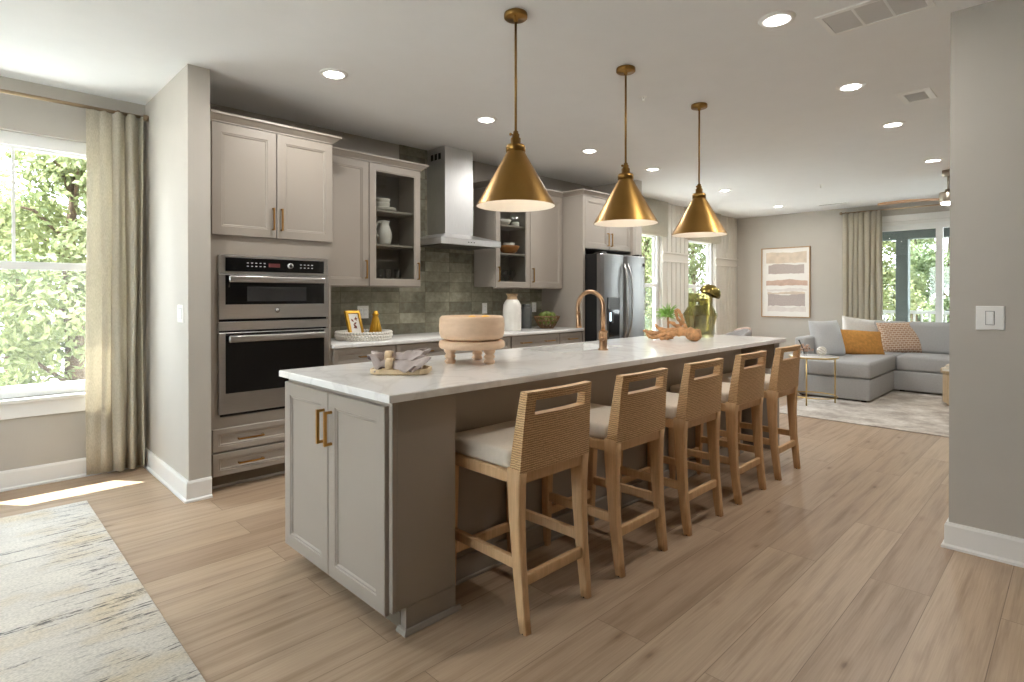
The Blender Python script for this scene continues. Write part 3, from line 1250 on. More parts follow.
# outlets and switches
def plate(name, label, cat, O, U, N, w, h, rockers, outlet=False):
    O, U, N = Vector(O), Vector(U), Vector(N)
    p = thing(name, label, cat, O)
    mb = MB('plate_white')
    mb.rings(O - U * w / 2 - Z * h / 2, U, Z, N, w, h, [(0, 0.0005), (0, 0.003), (0.004, 0.006)])
    mb.build('cover_plate', p)
    n = rockers
    for k in range(n):
        c = O + U * ((k - (n - 1) / 2) * 0.046)
        mb = MB('vinyl_white')
        if outlet:
            mb.rings(c - U * 0.017 - Z * 0.034, U, Z, N, 0.034, 0.068, [(0, 0.005), (0.0, 0.007), (0.002, 0.008)])
            o = mb.build('socket', p)
            mb = MB('dark_gap')
            for dz in (-0.019, 0.019):
                for du in (-0.006, 0.006):
                    a = c + U * du + Z * dz
                    mb.rings(a - U * 0.001 - Z * 0.004, U, Z, N, 0.002, 0.008, [(0, 0.0078), (0, 0.0083)])
            mb.build('slot', o)
        else:
            mb.rings(c - U * 0.015 - Z * 0.032, U, Z, N, 0.030, 0.064, [(0, 0.005), (0, 0.010), (0.003, 0.011)])
            rk = mb.build('rocker', p)
            mb = MB('duct_grey')  # grey plate stands in for the shade in the gap round the rocker
            mb.rings(c - U * 0.0175 - Z * 0.0345, U, Z, N, 0.035, 0.069, [(0, 0.005), (0, 0.0066)])
            mb.build('gap_shade', rk)
    return p


plate('light_switch', 'white double rocker switch on the wall between the window and the tall oven cabinet', 'switch', (1.05, 4.10, 1.175), -Y, NX, 0.115, 0.115, 2)
plate('light_switch', 'white single rocker switch on the wall section at the right of the room', 'switch', (3.637, 0.322, 1.182), -Y, NX, 0.110, 0.118, 1)
plate('power_outlet', 'white double outlet plate on the green tile behind the gold photo frame', 'outlet', (2.66, YW - 0.011, 1.14), X, NY, 0.115, 0.115, 2, True)
plate('power_outlet', 'white outlet plate on the green tile behind the wooden pedestal bowl', 'outlet', (4.15, YW - 0.011, 1.15), X, NY, 0.07, 0.115, 1, True)
plate('power_outlet', 'white outlet plate on the green tile above the fruit basket', 'outlet', (4.945, YW - 0.011, 1.15), X, NY, 0.07, 0.115, 1, True)
plate('power_outlet', 'white outlet plate under the countertop on the end post of the island', 'outlet', (4.88, 1.875, 0.62), -Y, NX, 0.07, 0.115, 1, True)

# ------------------------------------------------------------------ island
CZ = 0.93
isl = thing('kitchen_island', 'long greige kitchen island base with two doors on its near end', 'island', (3.0, 2.3, 0))
mb = MB('cabinet_paint')
mb.box(1.17, 1.47, 1.83, 2.735, 0.1, CZ - 0.03)
mb.box(1.235, 1.47, 1.83, 2.735, 0, 0.1)
mb.box(1.175, 1.47, 1.815, 1.83, 0.1, CZ - 0.03, 0.002)
mb.box(1.228, 1.47, 1.815, 1.83, 0.0, 0.1)
mb.box(1.163, 1.19, 1.81, 1.832, 0.1, CZ - 0.03, 0.003)
mb.build('end_cabinet', isl)
mb = MB('cabinet_paint')
mb.box(1.472, 2.70, 1.985, 2.735, 0, CZ - 0.03)
mb.box(2.70, 3.46, 1.985, 2.735, 0, 0.66)
mb.box(2.70, 3.46, 1.985, 2.28, 0.66, CZ - 0.03)
mb.box(2.70, 3.46, 2.70, 2.735, 0.66, CZ - 0.03)
mb.box(3.46, 4.63, 1.985, 2.735, 0, CZ - 0.03)
mb.box(4.63, 4.88, 2.34, 2.735, 0, CZ - 0.03)
bmesh.ops.remove_doubles(mb.bm, verts=mb.bm.verts[:], dist=1e-5)
mb.build('back_panel', isl)
mb = MB('cabinet_paint')
mb.box(4.88, 5.0, 1.815, 2.735, 0, CZ - 0.03, 0.002)
mb.build('end_post', isl)
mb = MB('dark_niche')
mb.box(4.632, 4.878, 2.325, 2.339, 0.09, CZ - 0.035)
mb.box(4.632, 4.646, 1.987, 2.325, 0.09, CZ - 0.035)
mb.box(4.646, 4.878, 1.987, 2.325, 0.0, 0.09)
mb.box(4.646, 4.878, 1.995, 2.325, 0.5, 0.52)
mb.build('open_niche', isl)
mb = MB('cabinet_paint')
mb.box(1.472, 4.63, 1.966, 1.985, 0, 0.11, 0.004)
mb.box(1.472, 4.63, 1.958, 1.966, 0, 0.018, 0.004)
mb.build('base_trim', isl)
SH = [(0, 0), (0.016, 0), (0.016, 0.006), (0.008, 0.017), (0, 0.019)]
mb = MB('cabinet_paint')
mb.sweep([(1.227, 1.86), (1.227, 1.813), (1.488, 1.813)], SH)
mb.build('shoe_moulding', isl)
mb = MB('cabinet_paint')
mb.sweep([(4.878, 1.813), (5.0, 1.813), (5.002, 2.735)], SH)
mb.build('shoe_moulding', isl)
mb = MB('toe_paint')
mb.box(1.2325, 1.2345, 1.862, 2.73, 0.0, 0.1)
mb.build('toe_kick', isl)
for y0, y1, hy in ((2.294, 2.735, 2.325), (1.842, 2.288, 2.257)):
    mb = MB('cabinet_paint')
    mb.rings((1.15, y1, 0.085), -Y, Z, NX, y1 - y0, 0.79, DOORP)
    d = mb.build('door', isl)
    pull(d, (1.15, hy, 0.66), (1.15, hy, 0.795), NX, stand=0.03, sz=0.006)

# countertop with the sink cut-out
ict = MB('quartz')
SX0, SX1, SY0, SY1 = 2.72, 3.42, 2.315, 2.685
mb = ict
prof = []
outer = [(1.128, 1.772), (5.025, 1.772), (5.025, 2.75), (1.128, 2.75)]
zt, zb = CZ, CZ - 0.03


def ringz(rect, z, ins=0.0):
    (ax, ay), (bx, by), (cx, cy), (dx_, dy_) = rect
    return [(ax + ins, ay + ins, z), (bx - ins, by + ins, z), (cx - ins, cy - ins, z), (dx_ + ins, dy_ - ins, z)]


inner = [(SX0, SY0), (SX1, SY0), (SX1, SY1), (SX0, SY1)]
R = [ringz(outer, zb), ringz(outer, zt - 0.004), ringz(outer, zt, 0.004), ringz(inner, zt), ringz(inner, zb)]
vs = [p for r in R for p in r]
fs = []
for i in range(5):
    a, b = i, (i + 1) % 5
    for j in range(4):
        fs.append((4 * a + j, 4 * a + (j + 1) % 4, 4 * b + (j + 1) % 4, 4 * b + j))
mb.faces(vs, fs)
tag(mb.build('island_countertop', loc=(3.0, 2.26, zb)), 'white veined quartz top of the long kitchen island', 'countertop')
mb = MB('sink_white')
o2 = [(SX0 - 0.012, SY0 - 0.012), (SX1 + 0.012, SY0 - 0.012), (SX1 + 0.012, SY1 + 0.012), (SX0 - 0.012, SY1 + 0.012)]
i2 = [(SX0 + 0.004, SY0 + 0.004), (SX1 - 0.004, SY0 + 0.004), (SX1 - 0.004, SY1 - 0.004), (SX0 + 0.004, SY1 - 0.004)]
R = [ringz(o2, 0.67), ringz(o2, zb - 0.001), ringz(i2, zb - 0.001), ringz(i2, 0.70, 0.0), ringz(i2, 0.69, 0.02)]
vs = [p for r in R for p in r]
fs = []
for i in range(4):
    for j in range(4):
        fs.append((4 * i + j, 4 * i + (j + 1) % 4, 4 * i + 4 + (j + 1) % 4, 4 * i + 4 + j))
fs += [(3, 2, 1, 0), (16, 17, 18, 19)]
mb.faces(vs, fs)
sk = thing('kitchen_sink', 'white undermount sink in the island behind the brass faucet', 'sink', (3.07, 2.5, 0.67))
mb.build('basin', sk)
mb = MB('steel')
mb.lathe([(0.0, 0.0), (0.035, 0.0), (0.04, 0.003), (0.042, 0.0)], (3.07, 2.5, 0.6905), 20)
mb.build('drain', sk)

# faucet
fx, fy = 3.077, 2.245
fc = thing('kitchen_faucet', 'brushed brass gooseneck faucet on the island beside the sink', 'faucet', (fx, fy, CZ))
mb = MB('copper_brass')
mb.lathe([(0.0, 0), (0.034, 0), (0.034, 0.006), (0.026, 0.012), (0.026, 0.11), (0.03, 0.115), (0.03, 0.125), (0.024, 0.13), (0.0, 0.13)], (fx, fy, CZ), 24)
mb.build('body', fc)
mb = MB('copper_brass')
pts = [(fx, fy, CZ + 0.12), (fx, fy, CZ + 0.28)]
R_ = 0.108
for k in range(1, 15):
    a = pi * k / 14 * 1.06
    pts.append((fx, fy + R_ - R_ * cos(a), CZ + 0.28 + R_ * sin(a)))
e = Vector(pts[-1])
dv = (e - Vector(pts[-2])).normalized()
pts.append(tuple(e + dv * 0.02))
mb.tube(pts, 0.0145, 14)
sp_ = mb.build('spout', fc)
mb = MB('copper_brass')
p0 = e + dv * 0.018
mb.tube([p0, p0 + dv * 0.01, p0 + dv * 0.06, p0 + dv * 0.10, p0 + dv * 0.105], [0.0145, 0.0175, 0.018, 0.021, 0.017], 14)
mb.build('spray_head', sp_)
mb = MB('copper_brass')
mb.cyl((fx, fy, CZ + 0.075), (fx - 0.055, fy - 0.02, CZ + 0.08), 0.016, n=14)
mb.tube([(fx - 0.055, fy - 0.02, CZ + 0.08), (fx - 0.07, fy - 0.025, CZ + 0.09), (fx - 0.08, fy - 0.03, CZ + 0.12)], [0.014, 0.01, 0.007], 10)
mb.build('lever', fc)

#@@PART2@@
# ------------------------------------------------------------------ counter stools
def sq(c, hx, hy, r=0.35, n=3):
    """rounded-square ring in the xy plane"""
    out = []
    for sx, sy in ((1, 1), (-1, 1), (-1, -1), (1, -1)):
        a0 = {(1, 1): 0, (-1, 1): pi / 2, (-1, -1): pi, (1, -1): 1.5 * pi}[(sx, sy)]
        for k in range(n + 1):
            a = a0 + (pi / 2) * k / n
            out.append((c[0] + sx * hx * (1 - r) + hx * r * cos(a), c[1] + sy * hy * (1 - r) + hy * r * sin(a), c[2]))
    return out


def bar_loft(mb, a, b, h, w, r=0.3):
    """rail between a and b: height h (z), thickness w"""
    a, b = Vector(a), Vector(b)
    d = (b - a).normalized()
    s_ = Vector((-d.y, d.x, 0)).normalized()
    R = []
    for p in (a, b):
        ring = []
        for q in sq((0, 0, 0), w / 2, h / 2, r, 2):
            ring.append(tuple(p + s_ * q[0] + Z * q[1]))
        R.append(ring)
    mb.loft(R, smooth=False)


def make_stool():
    t = thing('counter_stool', '', 'stool', (0, 0, 0), 'oak counter stools along the island', local=True)
    for sx in (-1, 1):
        mb = MB('oak_light')   # rear leg, kicks backwards at the foot
        P = [(0.188, -0.236, 0.0, 0.017, 0.019), (0.190, -0.228, 0.06, 0.018, 0.021), (0.191, -0.207, 0.25, 0.020, 0.024), (0.192, -0.196, 0.42, 0.022, 0.028), (0.193, -0.193, 0.56, 0.024, 0.034), (0.193, -0.197, 0.625, 0.025, 0.036)]
        mb.loft([sq((sx * p[0], p[1], p[2]), p[3], p[4]) for p in P])
        lg = mb.build('leg', t)
        mb = MB('black_plastic')
        mb.cyl((sx * 0.188, -0.236, -0.0), (sx * 0.188, -0.236, 0.004), 0.018, n=12)
        mb.build('foot_pad', lg)
    for sx in (-1, 1):
        mb = MB('oak_light')
        P = [(0.186, 0.222, 0.0, 0.016, 0.017), (0.188, 0.218, 0.25, 0.021, 0.022), (0.19, 0.212, 0.5, 0.025, 0.026), (0.19, 0.212, 0.61, 0.026, 0.027)]
        mb.loft([sq((sx * p[0], p[1], p[2]), p[3], p[4]) for p in P])
        mb.build('leg', t)
    mb = MB('oak_light')
    for sx in (-1, 1):
        bar_loft(mb, (sx * 0.197, -0.17, 0.589), (sx * 0.197, 0.20, 0.589), 0.048, 0.034)
    bar_loft(mb, (-0.175, -0.206, 0.589), (0.175, -0.206, 0.589), 0.048, 0.032)
    bar_loft(mb, (-0.175, 0.222, 0.589), (0.175, 0.222, 0.589), 0.048, 0.03)
    mb.build('seat_frame', t)
    for a, b in (((-0.19, -0.205, 0.255), (-0.187, 0.215, 0.255)), ((0.19, -0.205, 0.255), (0.187, 0.215, 0.255)),
                 ((-0.18, -0.214, 0.19), (0.18, -0.214, 0.19)), ((-0.18, 0.22, 0.175), (0.18, 0.22, 0.175))):
        mb = MB('oak_light')
        bar_loft(mb, a, b, 0.044, 0.024)
        mb.build('stretcher', t)
    mb = MB('cream_fabric')
    mb.box(-0.208, 0.208, -0.165, 0.236, 0.612, 0.685, 0.022, 4)
    mb.build('seat', t)
    # woven backrest: leaning slab with a hand slot, slightly dished
    mb = MB('rattan_weave', 'oak_light')
    xs = [-0.214, -0.19, -0.175, -0.163, -0.1, -0.05, 0, 0.05, 0.1, 0.163, 0.175, 0.19, 0.214]
    zs = [0.612, 0.68, 0.75, 0.81, 0.834, 0.845, 0.882, 0.892, 0.908, 0.925]

    def P_(x, z, side):
        u = (z - 0.612) / 0.323
        wdt = 1 - 0.075 * u
        th = 0.058 * (1 - u) + 0.036 * u
        yb = -0.232 - 0.014 * u - 0.012 * u * u
        dish = -0.016 * (1 - (x / 0.214) ** 2) * (0.3 + 0.7 * u)
        top = -0.012 * (x / 0.214) ** 2 * (1 if z > 0.9 else 0)
        return (x * wdt, yb + dish + (th if side else 0), z - top * 0)
    nx, nz = len(xs), len(zs)
    idx = {}
    vs, fs = [], []
    for sd_ in (0, 1):
        for j, z in enumerate(zs):
            for i, x in enumerate(xs):
                idx[(i, j, sd_)] = len(vs)
                vs.append(P_(x, z, sd_))

    def hole(i, j):
        return 3 <= i <= nx - 5 and 4 <= j <= 6 and -0.164 <= xs[i] and xs[i + 1] <= 0.164

    solid = lambda i, j: 0 <= i < nx - 1 and 0 <= j < nz - 1 and not hole(i, j)
    q = [[], []]
    for i in range(nx - 1):
        for j in range(nz - 1):
            if not solid(i, j):
                continue
            fs.append((idx[(i, j, 0)], idx[(i + 1, j, 0)], idx[(i + 1, j + 1, 0)], idx[(i, j + 1, 0)]))
            fs.append((idx[(i, j, 1)], idx[(i, j + 1, 1)], idx[(i + 1, j + 1, 1)], idx[(i + 1, j, 1)]))
            for di, dj, e in ((-1, 0, ((i, j), (i, j + 1))), (1, 0, ((i + 1, j), (i + 1, j + 1))), (0, -1, ((i, j), (i + 1, j))), (0, 1, ((i, j + 1), (i + 1, j + 1)))):
                if not solid(i + di, j + dj):
                    (a, b), (c, d) = e
                    fs.append((idx[(a, b, 0)], idx[(c, d, 0)], idx[(c, d, 1)], idx[(a, b, 1)]))
    fc_ = mb.faces(vs, fs)
    bmesh.ops.recalc_face_normals(mb.bm, faces=mb.bm.faces[:])
    for f in mb.bm.faces:
        n_ = f.normal
        c_ = f.calc_center_median()
        if abs(n_.z) > 0.7 and c_.z > 0.8:
            f.material_index = 1
    mb.build('backrest', t)
    return t


SY = 1.735
st0 = make_stool()
SXS = [(1.745, 0.0), (2.378, 0.0), (3.012, 0.0), (3.652, 0.0), (4.302, 0.0)]
SLAB = ['oak counter stool with woven back, the one nearest the island end with two doors',
        'oak counter stool with woven back, second from the island end with two doors',
        'oak counter stool with woven back, third and middle one of the five at the island',
        'oak counter stool with woven back, fourth from the island end with two doors',
        'oak counter stool with woven back, last at the island and closest to the grey sofa']
for (x, rz), lab in zip(SXS, SLAB):
    if lab == SLAB[0]:
        st0.location = (x, SY, 0)
        st0['label'] = lab
    else:
        dup(st0, (x, SY, 0), lab)

# ------------------------------------------------------------------ pendants
PX = [2.062, 3.055, 4.035]


def make_pendant():
    t = thing('pendant_light', '', 'pendant lamp', (0, 0, 0), 'brass cone pendants above the island', local=True)
    zb = 1.752 - H
    mb = MB('antique_brass')
    mb.lathe([(0.0, 0), (0.058, 0), (0.06, -0.004), (0.06, -0.022), (0.056, -0.026), (0.012, -0.028), (0.01, -0.045), (0.0, -0.045)], (0, 0, 0), 32)
    cp = mb.build('canopy', t)
    mb = MB('antique_brass')
    for a in (0.6, 0.6 + pi):
        mb.ball((0.035 * cos(a), 0.035 * sin(a), -0.028), 0.006, 8, 6)
    mb.build('screw', cp)
    mb = MB('antique_brass')
    mb.cyl((0, 0, -0.04), (0, 0, zb + 0.375), 0.0065, n=12)
    mb.build('rod', t)
    mb = MB('antique_brass')
    mb.lathe([(0, 0.385), (0.012, 0.385), (0.014, 0.372), (0.019, 0.368), (0.019, 0.352), (0.026, 0.348), (0.026, 0.318), (0.044, 0.314), (0.05, 0.306), (0.05, 0.278), (0, 0.278)], (0, 0, zb), 24)
    mb.cyl((-0.016, 0.0, zb + 0.362), (-0.034, 0.0, zb + 0.362), 0.004, n=8)
    mb.ball((-0.037, 0.0, zb + 0.362), 0.008, 8, 6)
    mb.build('socket', t)
    mb = MB('antique_brass', 'shade_white')
    r1, r0, h = 0.204, 0.043, 0.282
    n = 56
    prof = [(r1, 0.0), (r0, h)]
    out = [[(r * cos(2 * pi * k / n), r * sin(2 * pi * k / n), zb + z) for k in range(n)] for r, z in [(r1, 0.0), (r1 * 0.55 + r0 * 0.45, h * 0.45), (r0, h)]]
    inn = [[(r * cos(2 * pi * k / n), r * sin(2 * pi * k / n), zb + z) for k in range(n)] for r, z in [(r0 - 0.003, h - 0.002), (r1 - 0.003, 0.0)]]
    mb.loft(out, 'antique_brass', True, True, False)
    mb.loft(inn, 'shade_white', True, True, False)
    mb.loft([inn[-1], out[0]], 'antique_brass', False, True, False)
    mb.build('shade', t)
    mb = MB('bulb_glow')
    mb.lathe([(0, 0.10), (0.02, 0.104), (0.03, 0.125), (0.026, 0.155), (0.014, 0.18), (0.013, 0.2), (0, 0.2)], (0, 0, zb), 16)
    mb.build('bulb', t)
    ld = bpy.data.lights.new('pendant_lamp', 'POINT')
    ld.energy = PENDANT_W
    ld.color = (1, 0.9, 0.78)
    ld.shadow_soft_size = 0.03
    lo = bpy.data.objects.new('lamp', ld)
    COL.objects.link(lo)
    lo.parent = t
    lo.location = (0, 0, zb + 0.06)
    return t


p0_ = make_pendant()
for i, (x, lab) in enumerate(zip(PX, ['brass cone pendant hanging over the wooden pedestal bowl, largest in view of the three',
                                      'brass cone pendant in the middle of the three, hanging above the faucet',
                                      'brass cone pendant hanging over the green glass jar, end of the row near the sofa'])):
    if i == 0:
        p0_.location = (x, 2.055, H)
        p0_['label'] = lab
    else:
        dup(p0_, (x, 2.055, H), lab)


# ------------------------------------------------------------------ recessed lights
def make_can():
    t = thing('recessed_light', '', 'ceiling light', (0, 0, 0), 'recessed lights in the ceiling', local=True)
    mb = MB('vinyl_white')
    mb.lathe([(0.054, -0.002), (0.058, -0.010), (0.085, -0.007), (0.09, 0.0)], (0, 0, 0), 36)
    mb.build('trim_ring', t)
    mb = MB('lamp_lens')
    mb.lathe([(0.0, -0.004), (0.055, -0.004)], (0, 0, 0), 36)
    mb.build('lens', t)
    ld = bpy.data.lights.new('downlight', 'AREA')
    ld.shape = 'DISK'
    ld.size = 0.106
    ld.energy = CAN_W
    ld.color = (1, 0.97, 0.92)
    lo = bpy.data.objects.new('lamp', ld)
    COL.objects.link(lo)
    lo.parent = t
    lo.location = (0, 0, -0.006)
    return t


CANS = [(1.776, 3.445, 'recessed ceiling light in front of the tall oven cabinet'),
        (3.125, 3.455, 'recessed ceiling light in front of the chimney range hood'),
        (4.531, 3.475, 'recessed ceiling light between the first and second brass pendants in the picture'),
        (5.714, 3.475, 'recessed ceiling light in front of the cabinet above the refrigerator'),
        (7.559, 3.47, 'recessed ceiling light just past the last brass pendant, over the dining windows'),
        (9.527, 3.487, 'recessed ceiling light nearest the abstract picture'),
        (3.073, 1.132, 'largest recessed ceiling light in view, beside the big return vent'),
        (4.42, 1.134, 'recessed ceiling light between the big return vent and the small square vent'),
        (5.653, 1.135, 'recessed ceiling light just beyond the small square vent'),
        (7.462, 1.135, 'recessed ceiling light nearest the wooden ceiling fan'),
        (0.35, 3.44, 'added recessed light outside the view, over the streaked rug, brightening the foreground'),  # out of view, added to light the foreground
        ]
c0_ = make_can()
for i, (x, y, lab) in enumerate(CANS):
    if i == 0:
        c0_.location = (x, y, H)
        c0_['label'] = lab
    else:
        dup(c0_, (x, y, H), lab)

# vents and sprinklers
v = thing('return_vent', 'large white return air grille in the ceiling beside the biggest recessed light', 'vent', (3.34, 0.74, H))
vx0, vx1, vy0, vy1 = 3.195, 3.487, 0.52, 0.99
mb = MB('vinyl_white')
mb.rings((vx0, vy0, H), X, Y, -Z, vx1 - vx0, vy1 - vy0, [(0, 0), (0.003, 0.006), (0.028, 0.008), (0.03, 0.002), (0.03, 0)], open_=True)
n = 3
for k in range(1, n):
    yy = vy0 + 0.03 + (vy1 - vy0 - 0.06) * k / n
    mb.box(vx0 + 0.03, vx1 - 0.03, yy - 0.006, yy + 0.006, H - 0.007, H)
mb.build('frame', v)
mb = MB('grille_grey')
mb.box(vx0 + 0.03, vx1 - 0.03, vy0 + 0.03, vy1 - 0.03, H - 0.002, H - 0.0005)
for k in range(30):
    xx = vx0 + 0.034 + (vx1 - vx0 - 0.068) * k / 29
    mb.box(xx - 0.003, xx + 0.003, vy0 + 0.03, vy1 - 0.03, H - 0.006, H - 0.002)
mb.build('grille', v)
v = thing('supply_vent', 'small square white supply vent in the ceiling between two recessed lights', 'vent', (4.97, 0.85, H))
vx0, vx1, vy0, vy1 = 4.83, 5.115, 0.752, 0.955
mb = MB('vinyl_white')
mb.rings((vx0, vy0, H), X, Y, -Z, vx1 - vx0, vy1 - vy0, [(0, 0), (0.003, 0.006), (0.04, 0.010), (0.042, 0.002), (0.042, 0)], open_=True)
mb.build('frame', v)
mb = MB('duct_grey')
mb.box(vx0 + 0.042, vx1 - 0.042, vy0 + 0.042, vy1 - 0.042, H - 0.002, H - 0.0005)
for k in range(9):
    xx = vx0 + 0.05 + (vx1 - vx0 - 0.1) * k / 8
    mb.box(xx - 0.004, xx + 0.001, vy0 + 0.042, vy1 - 0.042, H - 0.008, H - 0.002, mat='grille_grey')
mb.build('louver', v)
v = thing('supply_vent', 'thin white slot vent in the ceiling near the far curtain', 'vent', (9.93, 2.8, H))
mb = MB('vinyl_white')
mb.rings((9.87, 2.58, H), X, Y, -Z, 0.12, 0.44, [(0, 0), (0.003, 0.005), (0.02, 0.007), (0.022, 0.002), (0.022, 0)], open_=True)
mb.build('frame', v)
mb = MB('duct_grey')
mb.box(9.892, 9.968, 2.602, 2.998, H - 0.002, H - 0.0005)
mb.build('louver', v)
for x, y, lab in ((3.587, 2.264, 'small white sprinkler head in the ceiling between two brass pendants'), (8.11, 2.43, 'small white sprinkler head in the ceiling of the sofa area')):
    sp0 = thing('sprinkler_head', lab, 'sprinkler', (x, y, H))
    mb = MB('vinyl_white')
    mb.lathe([(0, -0.004), (0.02, -0.004), (0.03, 0.0)], (x, y, H), 20)
    mb.build('cover_plate', sp0)
    mb = MB('vinyl_white')
    mb.cyl((x, y, H - 0.004), (x, y, H - 0.03), 0.007, n=10)
    mb.lathe([(0, -0.032), (0.014, -0.032), (0.014, -0.029), (0, -0.029)], (x, y, H), 16)
    mb.build('deflector', sp0)

# ceiling fan
FX, FY, FZ = 8.2, 1.1, 2.40
fn = thing('ceiling_fan', 'ceiling fan with long wooden blades and a lit hub over the sofa', 'fan', (FX, FY, H))
mb = MB('nickel')
mb.lathe([(0, 0), (0.062, 0), (0.062, -0.06), (0.05, -0.07), (0, -0.07)], (FX, FY, H), 28)
mb.build('canopy', fn)
mb = MB('nickel')
mb.cyl((FX, FY, H - 0.06), (FX, FY, FZ + 0.1), 0.012, n=12)
mb.build('downrod', fn)
mb = MB('nickel')
mb.lathe([(0, 0.12), (0.03, 0.12), (0.034, 0.09), (0.085, 0.085), (0.09, 0.07), (0.09, -0.015), (0.078, -0.03), (0, -0.03)], (FX, FY, FZ), 32)
mb.build('motor', fn)
mb = MB('lamp_lens')
mb.lathe([(0.074, -0.03), (0.07, -0.05), (0.04, -0.06), (0, -0.063)], (FX, FY, FZ), 28)
mb.build('light', fn)
for a in (radians(97), radians(217), radians(337)):
    mb = MB('fan_wood')
    R = []
    ca, sa = cos(a), sin(a)
    for k in range(12):
        u = k / 11
        r = 0.07 + 0.62 * u
        w_ = 0.05 + 0.04 * sin(min(1, u * 1.15) * pi * 0.62) - (0.035 * max(0, (u - 0.85) / 0.15) ** 2)
        zz = FZ + 0.01 + 0.012 * sin(u * pi)
        tilt = 0.25
        ring = []
        for s_, tt in ((-1, 0.006), (1, 0.006), (1, -0.006), (-1, -0.006)):
            q = w_ * s_ * 0.65
            ring.append((FX + ca * r - sa * q, FY + sa * r + ca * q, zz + 0.1 * q + tt * 0.8))
        R.append(ring)
    mb.loft(R, smooth=False)
    mb.build('blade', fn)

# ------------------------------------------------------------------ curtains, shades
def curtain(name, label, P0, d, nrm, width, ztop, zbot, folds, amp, seed, flat=0.0):
    """hanging panel from P0 along d (unit xy), pleats along nrm"""
    rnd = random.Random(seed)
    ph = [rnd.uniform(0, 6.28) for _ in range(6)]
    n, m = 150, 14
    top, rows = None, []
    d, nrm = Vector(d), Vector(nrm)
    for j in range(m + 1):
        v_ = j / m
        z = ztop + (zbot - ztop) * v_
        row = []
        for i in range(n + 1):
            u = i / n
            fl = 1.0 if u > flat else (0.22 + 0.78 * max(0, (u / flat)) ** 3 if flat else 1)
            w_ = 2 * pi * folds * u + ph[0] + 0.5 * sin(3.1 * u * pi + ph[1])
            q = sin(w_) + 0.3 * sin(2 * w_ + ph[2])
            a = amp * (0.75 + 0.35 * sin(5 * u + ph[3])) * (0.55 + 0.45 * min(1, v_ * 3)) * fl
            off = a * q + 0.012 * sin(3 * v_ + ph[4] + 8 * u) * v_
            sx = 0.006 * sin(6 * v_ + 14 * u + ph[5]) + 0.010 * cos(w_) * fl
            p = Vector(P0) + d * (u * width + sx) + nrm * off
            row.append((p.x, p.y, z))
        rows.append(row)
    tb = bmesh.new()
    G = [[tb.verts.new(p) for p in r] for r in rows]
    for j in range(m):
        for i in range(n):
            tb.faces.new((G[j][i], G[j][i + 1], G[j + 1][i + 1], G[j + 1][i]))
    bmesh.ops.recalc_face_normals(tb, faces=tb.faces[:])
    bmesh.ops.solidify(tb, geom=tb.faces[:], thickness=0.003)
    mb = MB('linen')
    mb.take(tb, None, True)
    o = mb.build(name, loc=tuple(P0[:2]) + (zbot,))
    tag(o, label, 'curtain')
    return o


def rod(name, label, a, b, wallpts, mat='bronze_rod', end=(True, True)):
    a, b = Vector(a), Vector(b)
    t = thing(name, label, 'curtain rod', (a + b) / 2)
    mb = MB(mat)
    mb.cyl(a, b, 0.0125, n=16)
    mb.build('pole', t)
    d = (b - a).normalized()
    for e_, p, s_ in ((end[0], a, -1), (end[1], b, 1)):
        if e_:
            mb = MB(mat)
            mb.cyl(p - d * s_ * 0.006, p + d * s_ * 0.026, 0.023, n=20)
            mb.build('finial', t)
    for p, w_ in wallpts:
        p, w_ = Vector(p), Vector(w_)
        mb = MB(mat)
        mb.cyl(w_, p, 0.006, n=10)
        dn = (p - w_).normalized()
        mb.cyl(w_, w_ + dn * 0.006, 0.025, n=16)
        mb.cyl(p - d * 0.008, p + d * 0.008, 0.018, n=16)
        mb.build('bracket', t)
    return t


rod('curtain_rod', 'bronze curtain rod above the big window on the left', (-0.62, 4.93, 2.617), (1.022, 4.93, 2.617),
    [((0.86, 4.93, 2.617), (0.86, YL, 2.617)), ((-0.55, 4.93, 2.617), (-0.55, YL, 2.617))])
curtain('curtain', 'beige linen curtain hanging at the right side of the big left window', (0.668, 4.93, 0), (1, 0, 0), (0, 1, 0), 0.342, 2.615, 0.025, 4.4, 0.042, 3, flat=0.45)
rod('curtain_rod', 'bronze curtain rod above the sliding glass door by the sofa', (XF - 0.10, 2.82, 2.645), (XF - 0.10, -0.5, 2.645),
    [((XF - 0.10, 2.76, 2.645), (XF, 2.76, 2.645)), ((XF - 0.10, 1.1, 2.645), (XF, 1.1, 2.645))])
curtain('curtain', 'beige linen curtain hanging beside the sliding glass door behind the sofa', (XF - 0.10, 2.79, 0), (0, -1, 0), (1, 0, 0), 0.56, 2.64, 0.03, 7, 0.04, 11)


def roman(label, x0, x1):
    t = thing('roman_shade', label, 'window shade', ((x0 + x1) / 2, YW - 0.05, 2.22))
    mb = MB('linen')
    mb.box(x0, x1, YW - 0.085, YW - 0.018, 2.232, H - 0.004, 0.006, 2)
    mb.build('valance', t)
    mb = MB('linen')
    for k in range(3):
        mb.box(x0 + 0.006, x1 - 0.006, YW - 0.078 + k * 0.012, YW - 0.07 + k * 0.012, 2.212 - 0.006 * k, 2.24, 0.003)
    mb.build('fold', t)
    return t


roman('beige fabric shade at the top of the window next to the refrigerator', 6.80, 7.93)
roman('beige fabric shade at the top of the window next to the far corner', 8.61, 9.76)

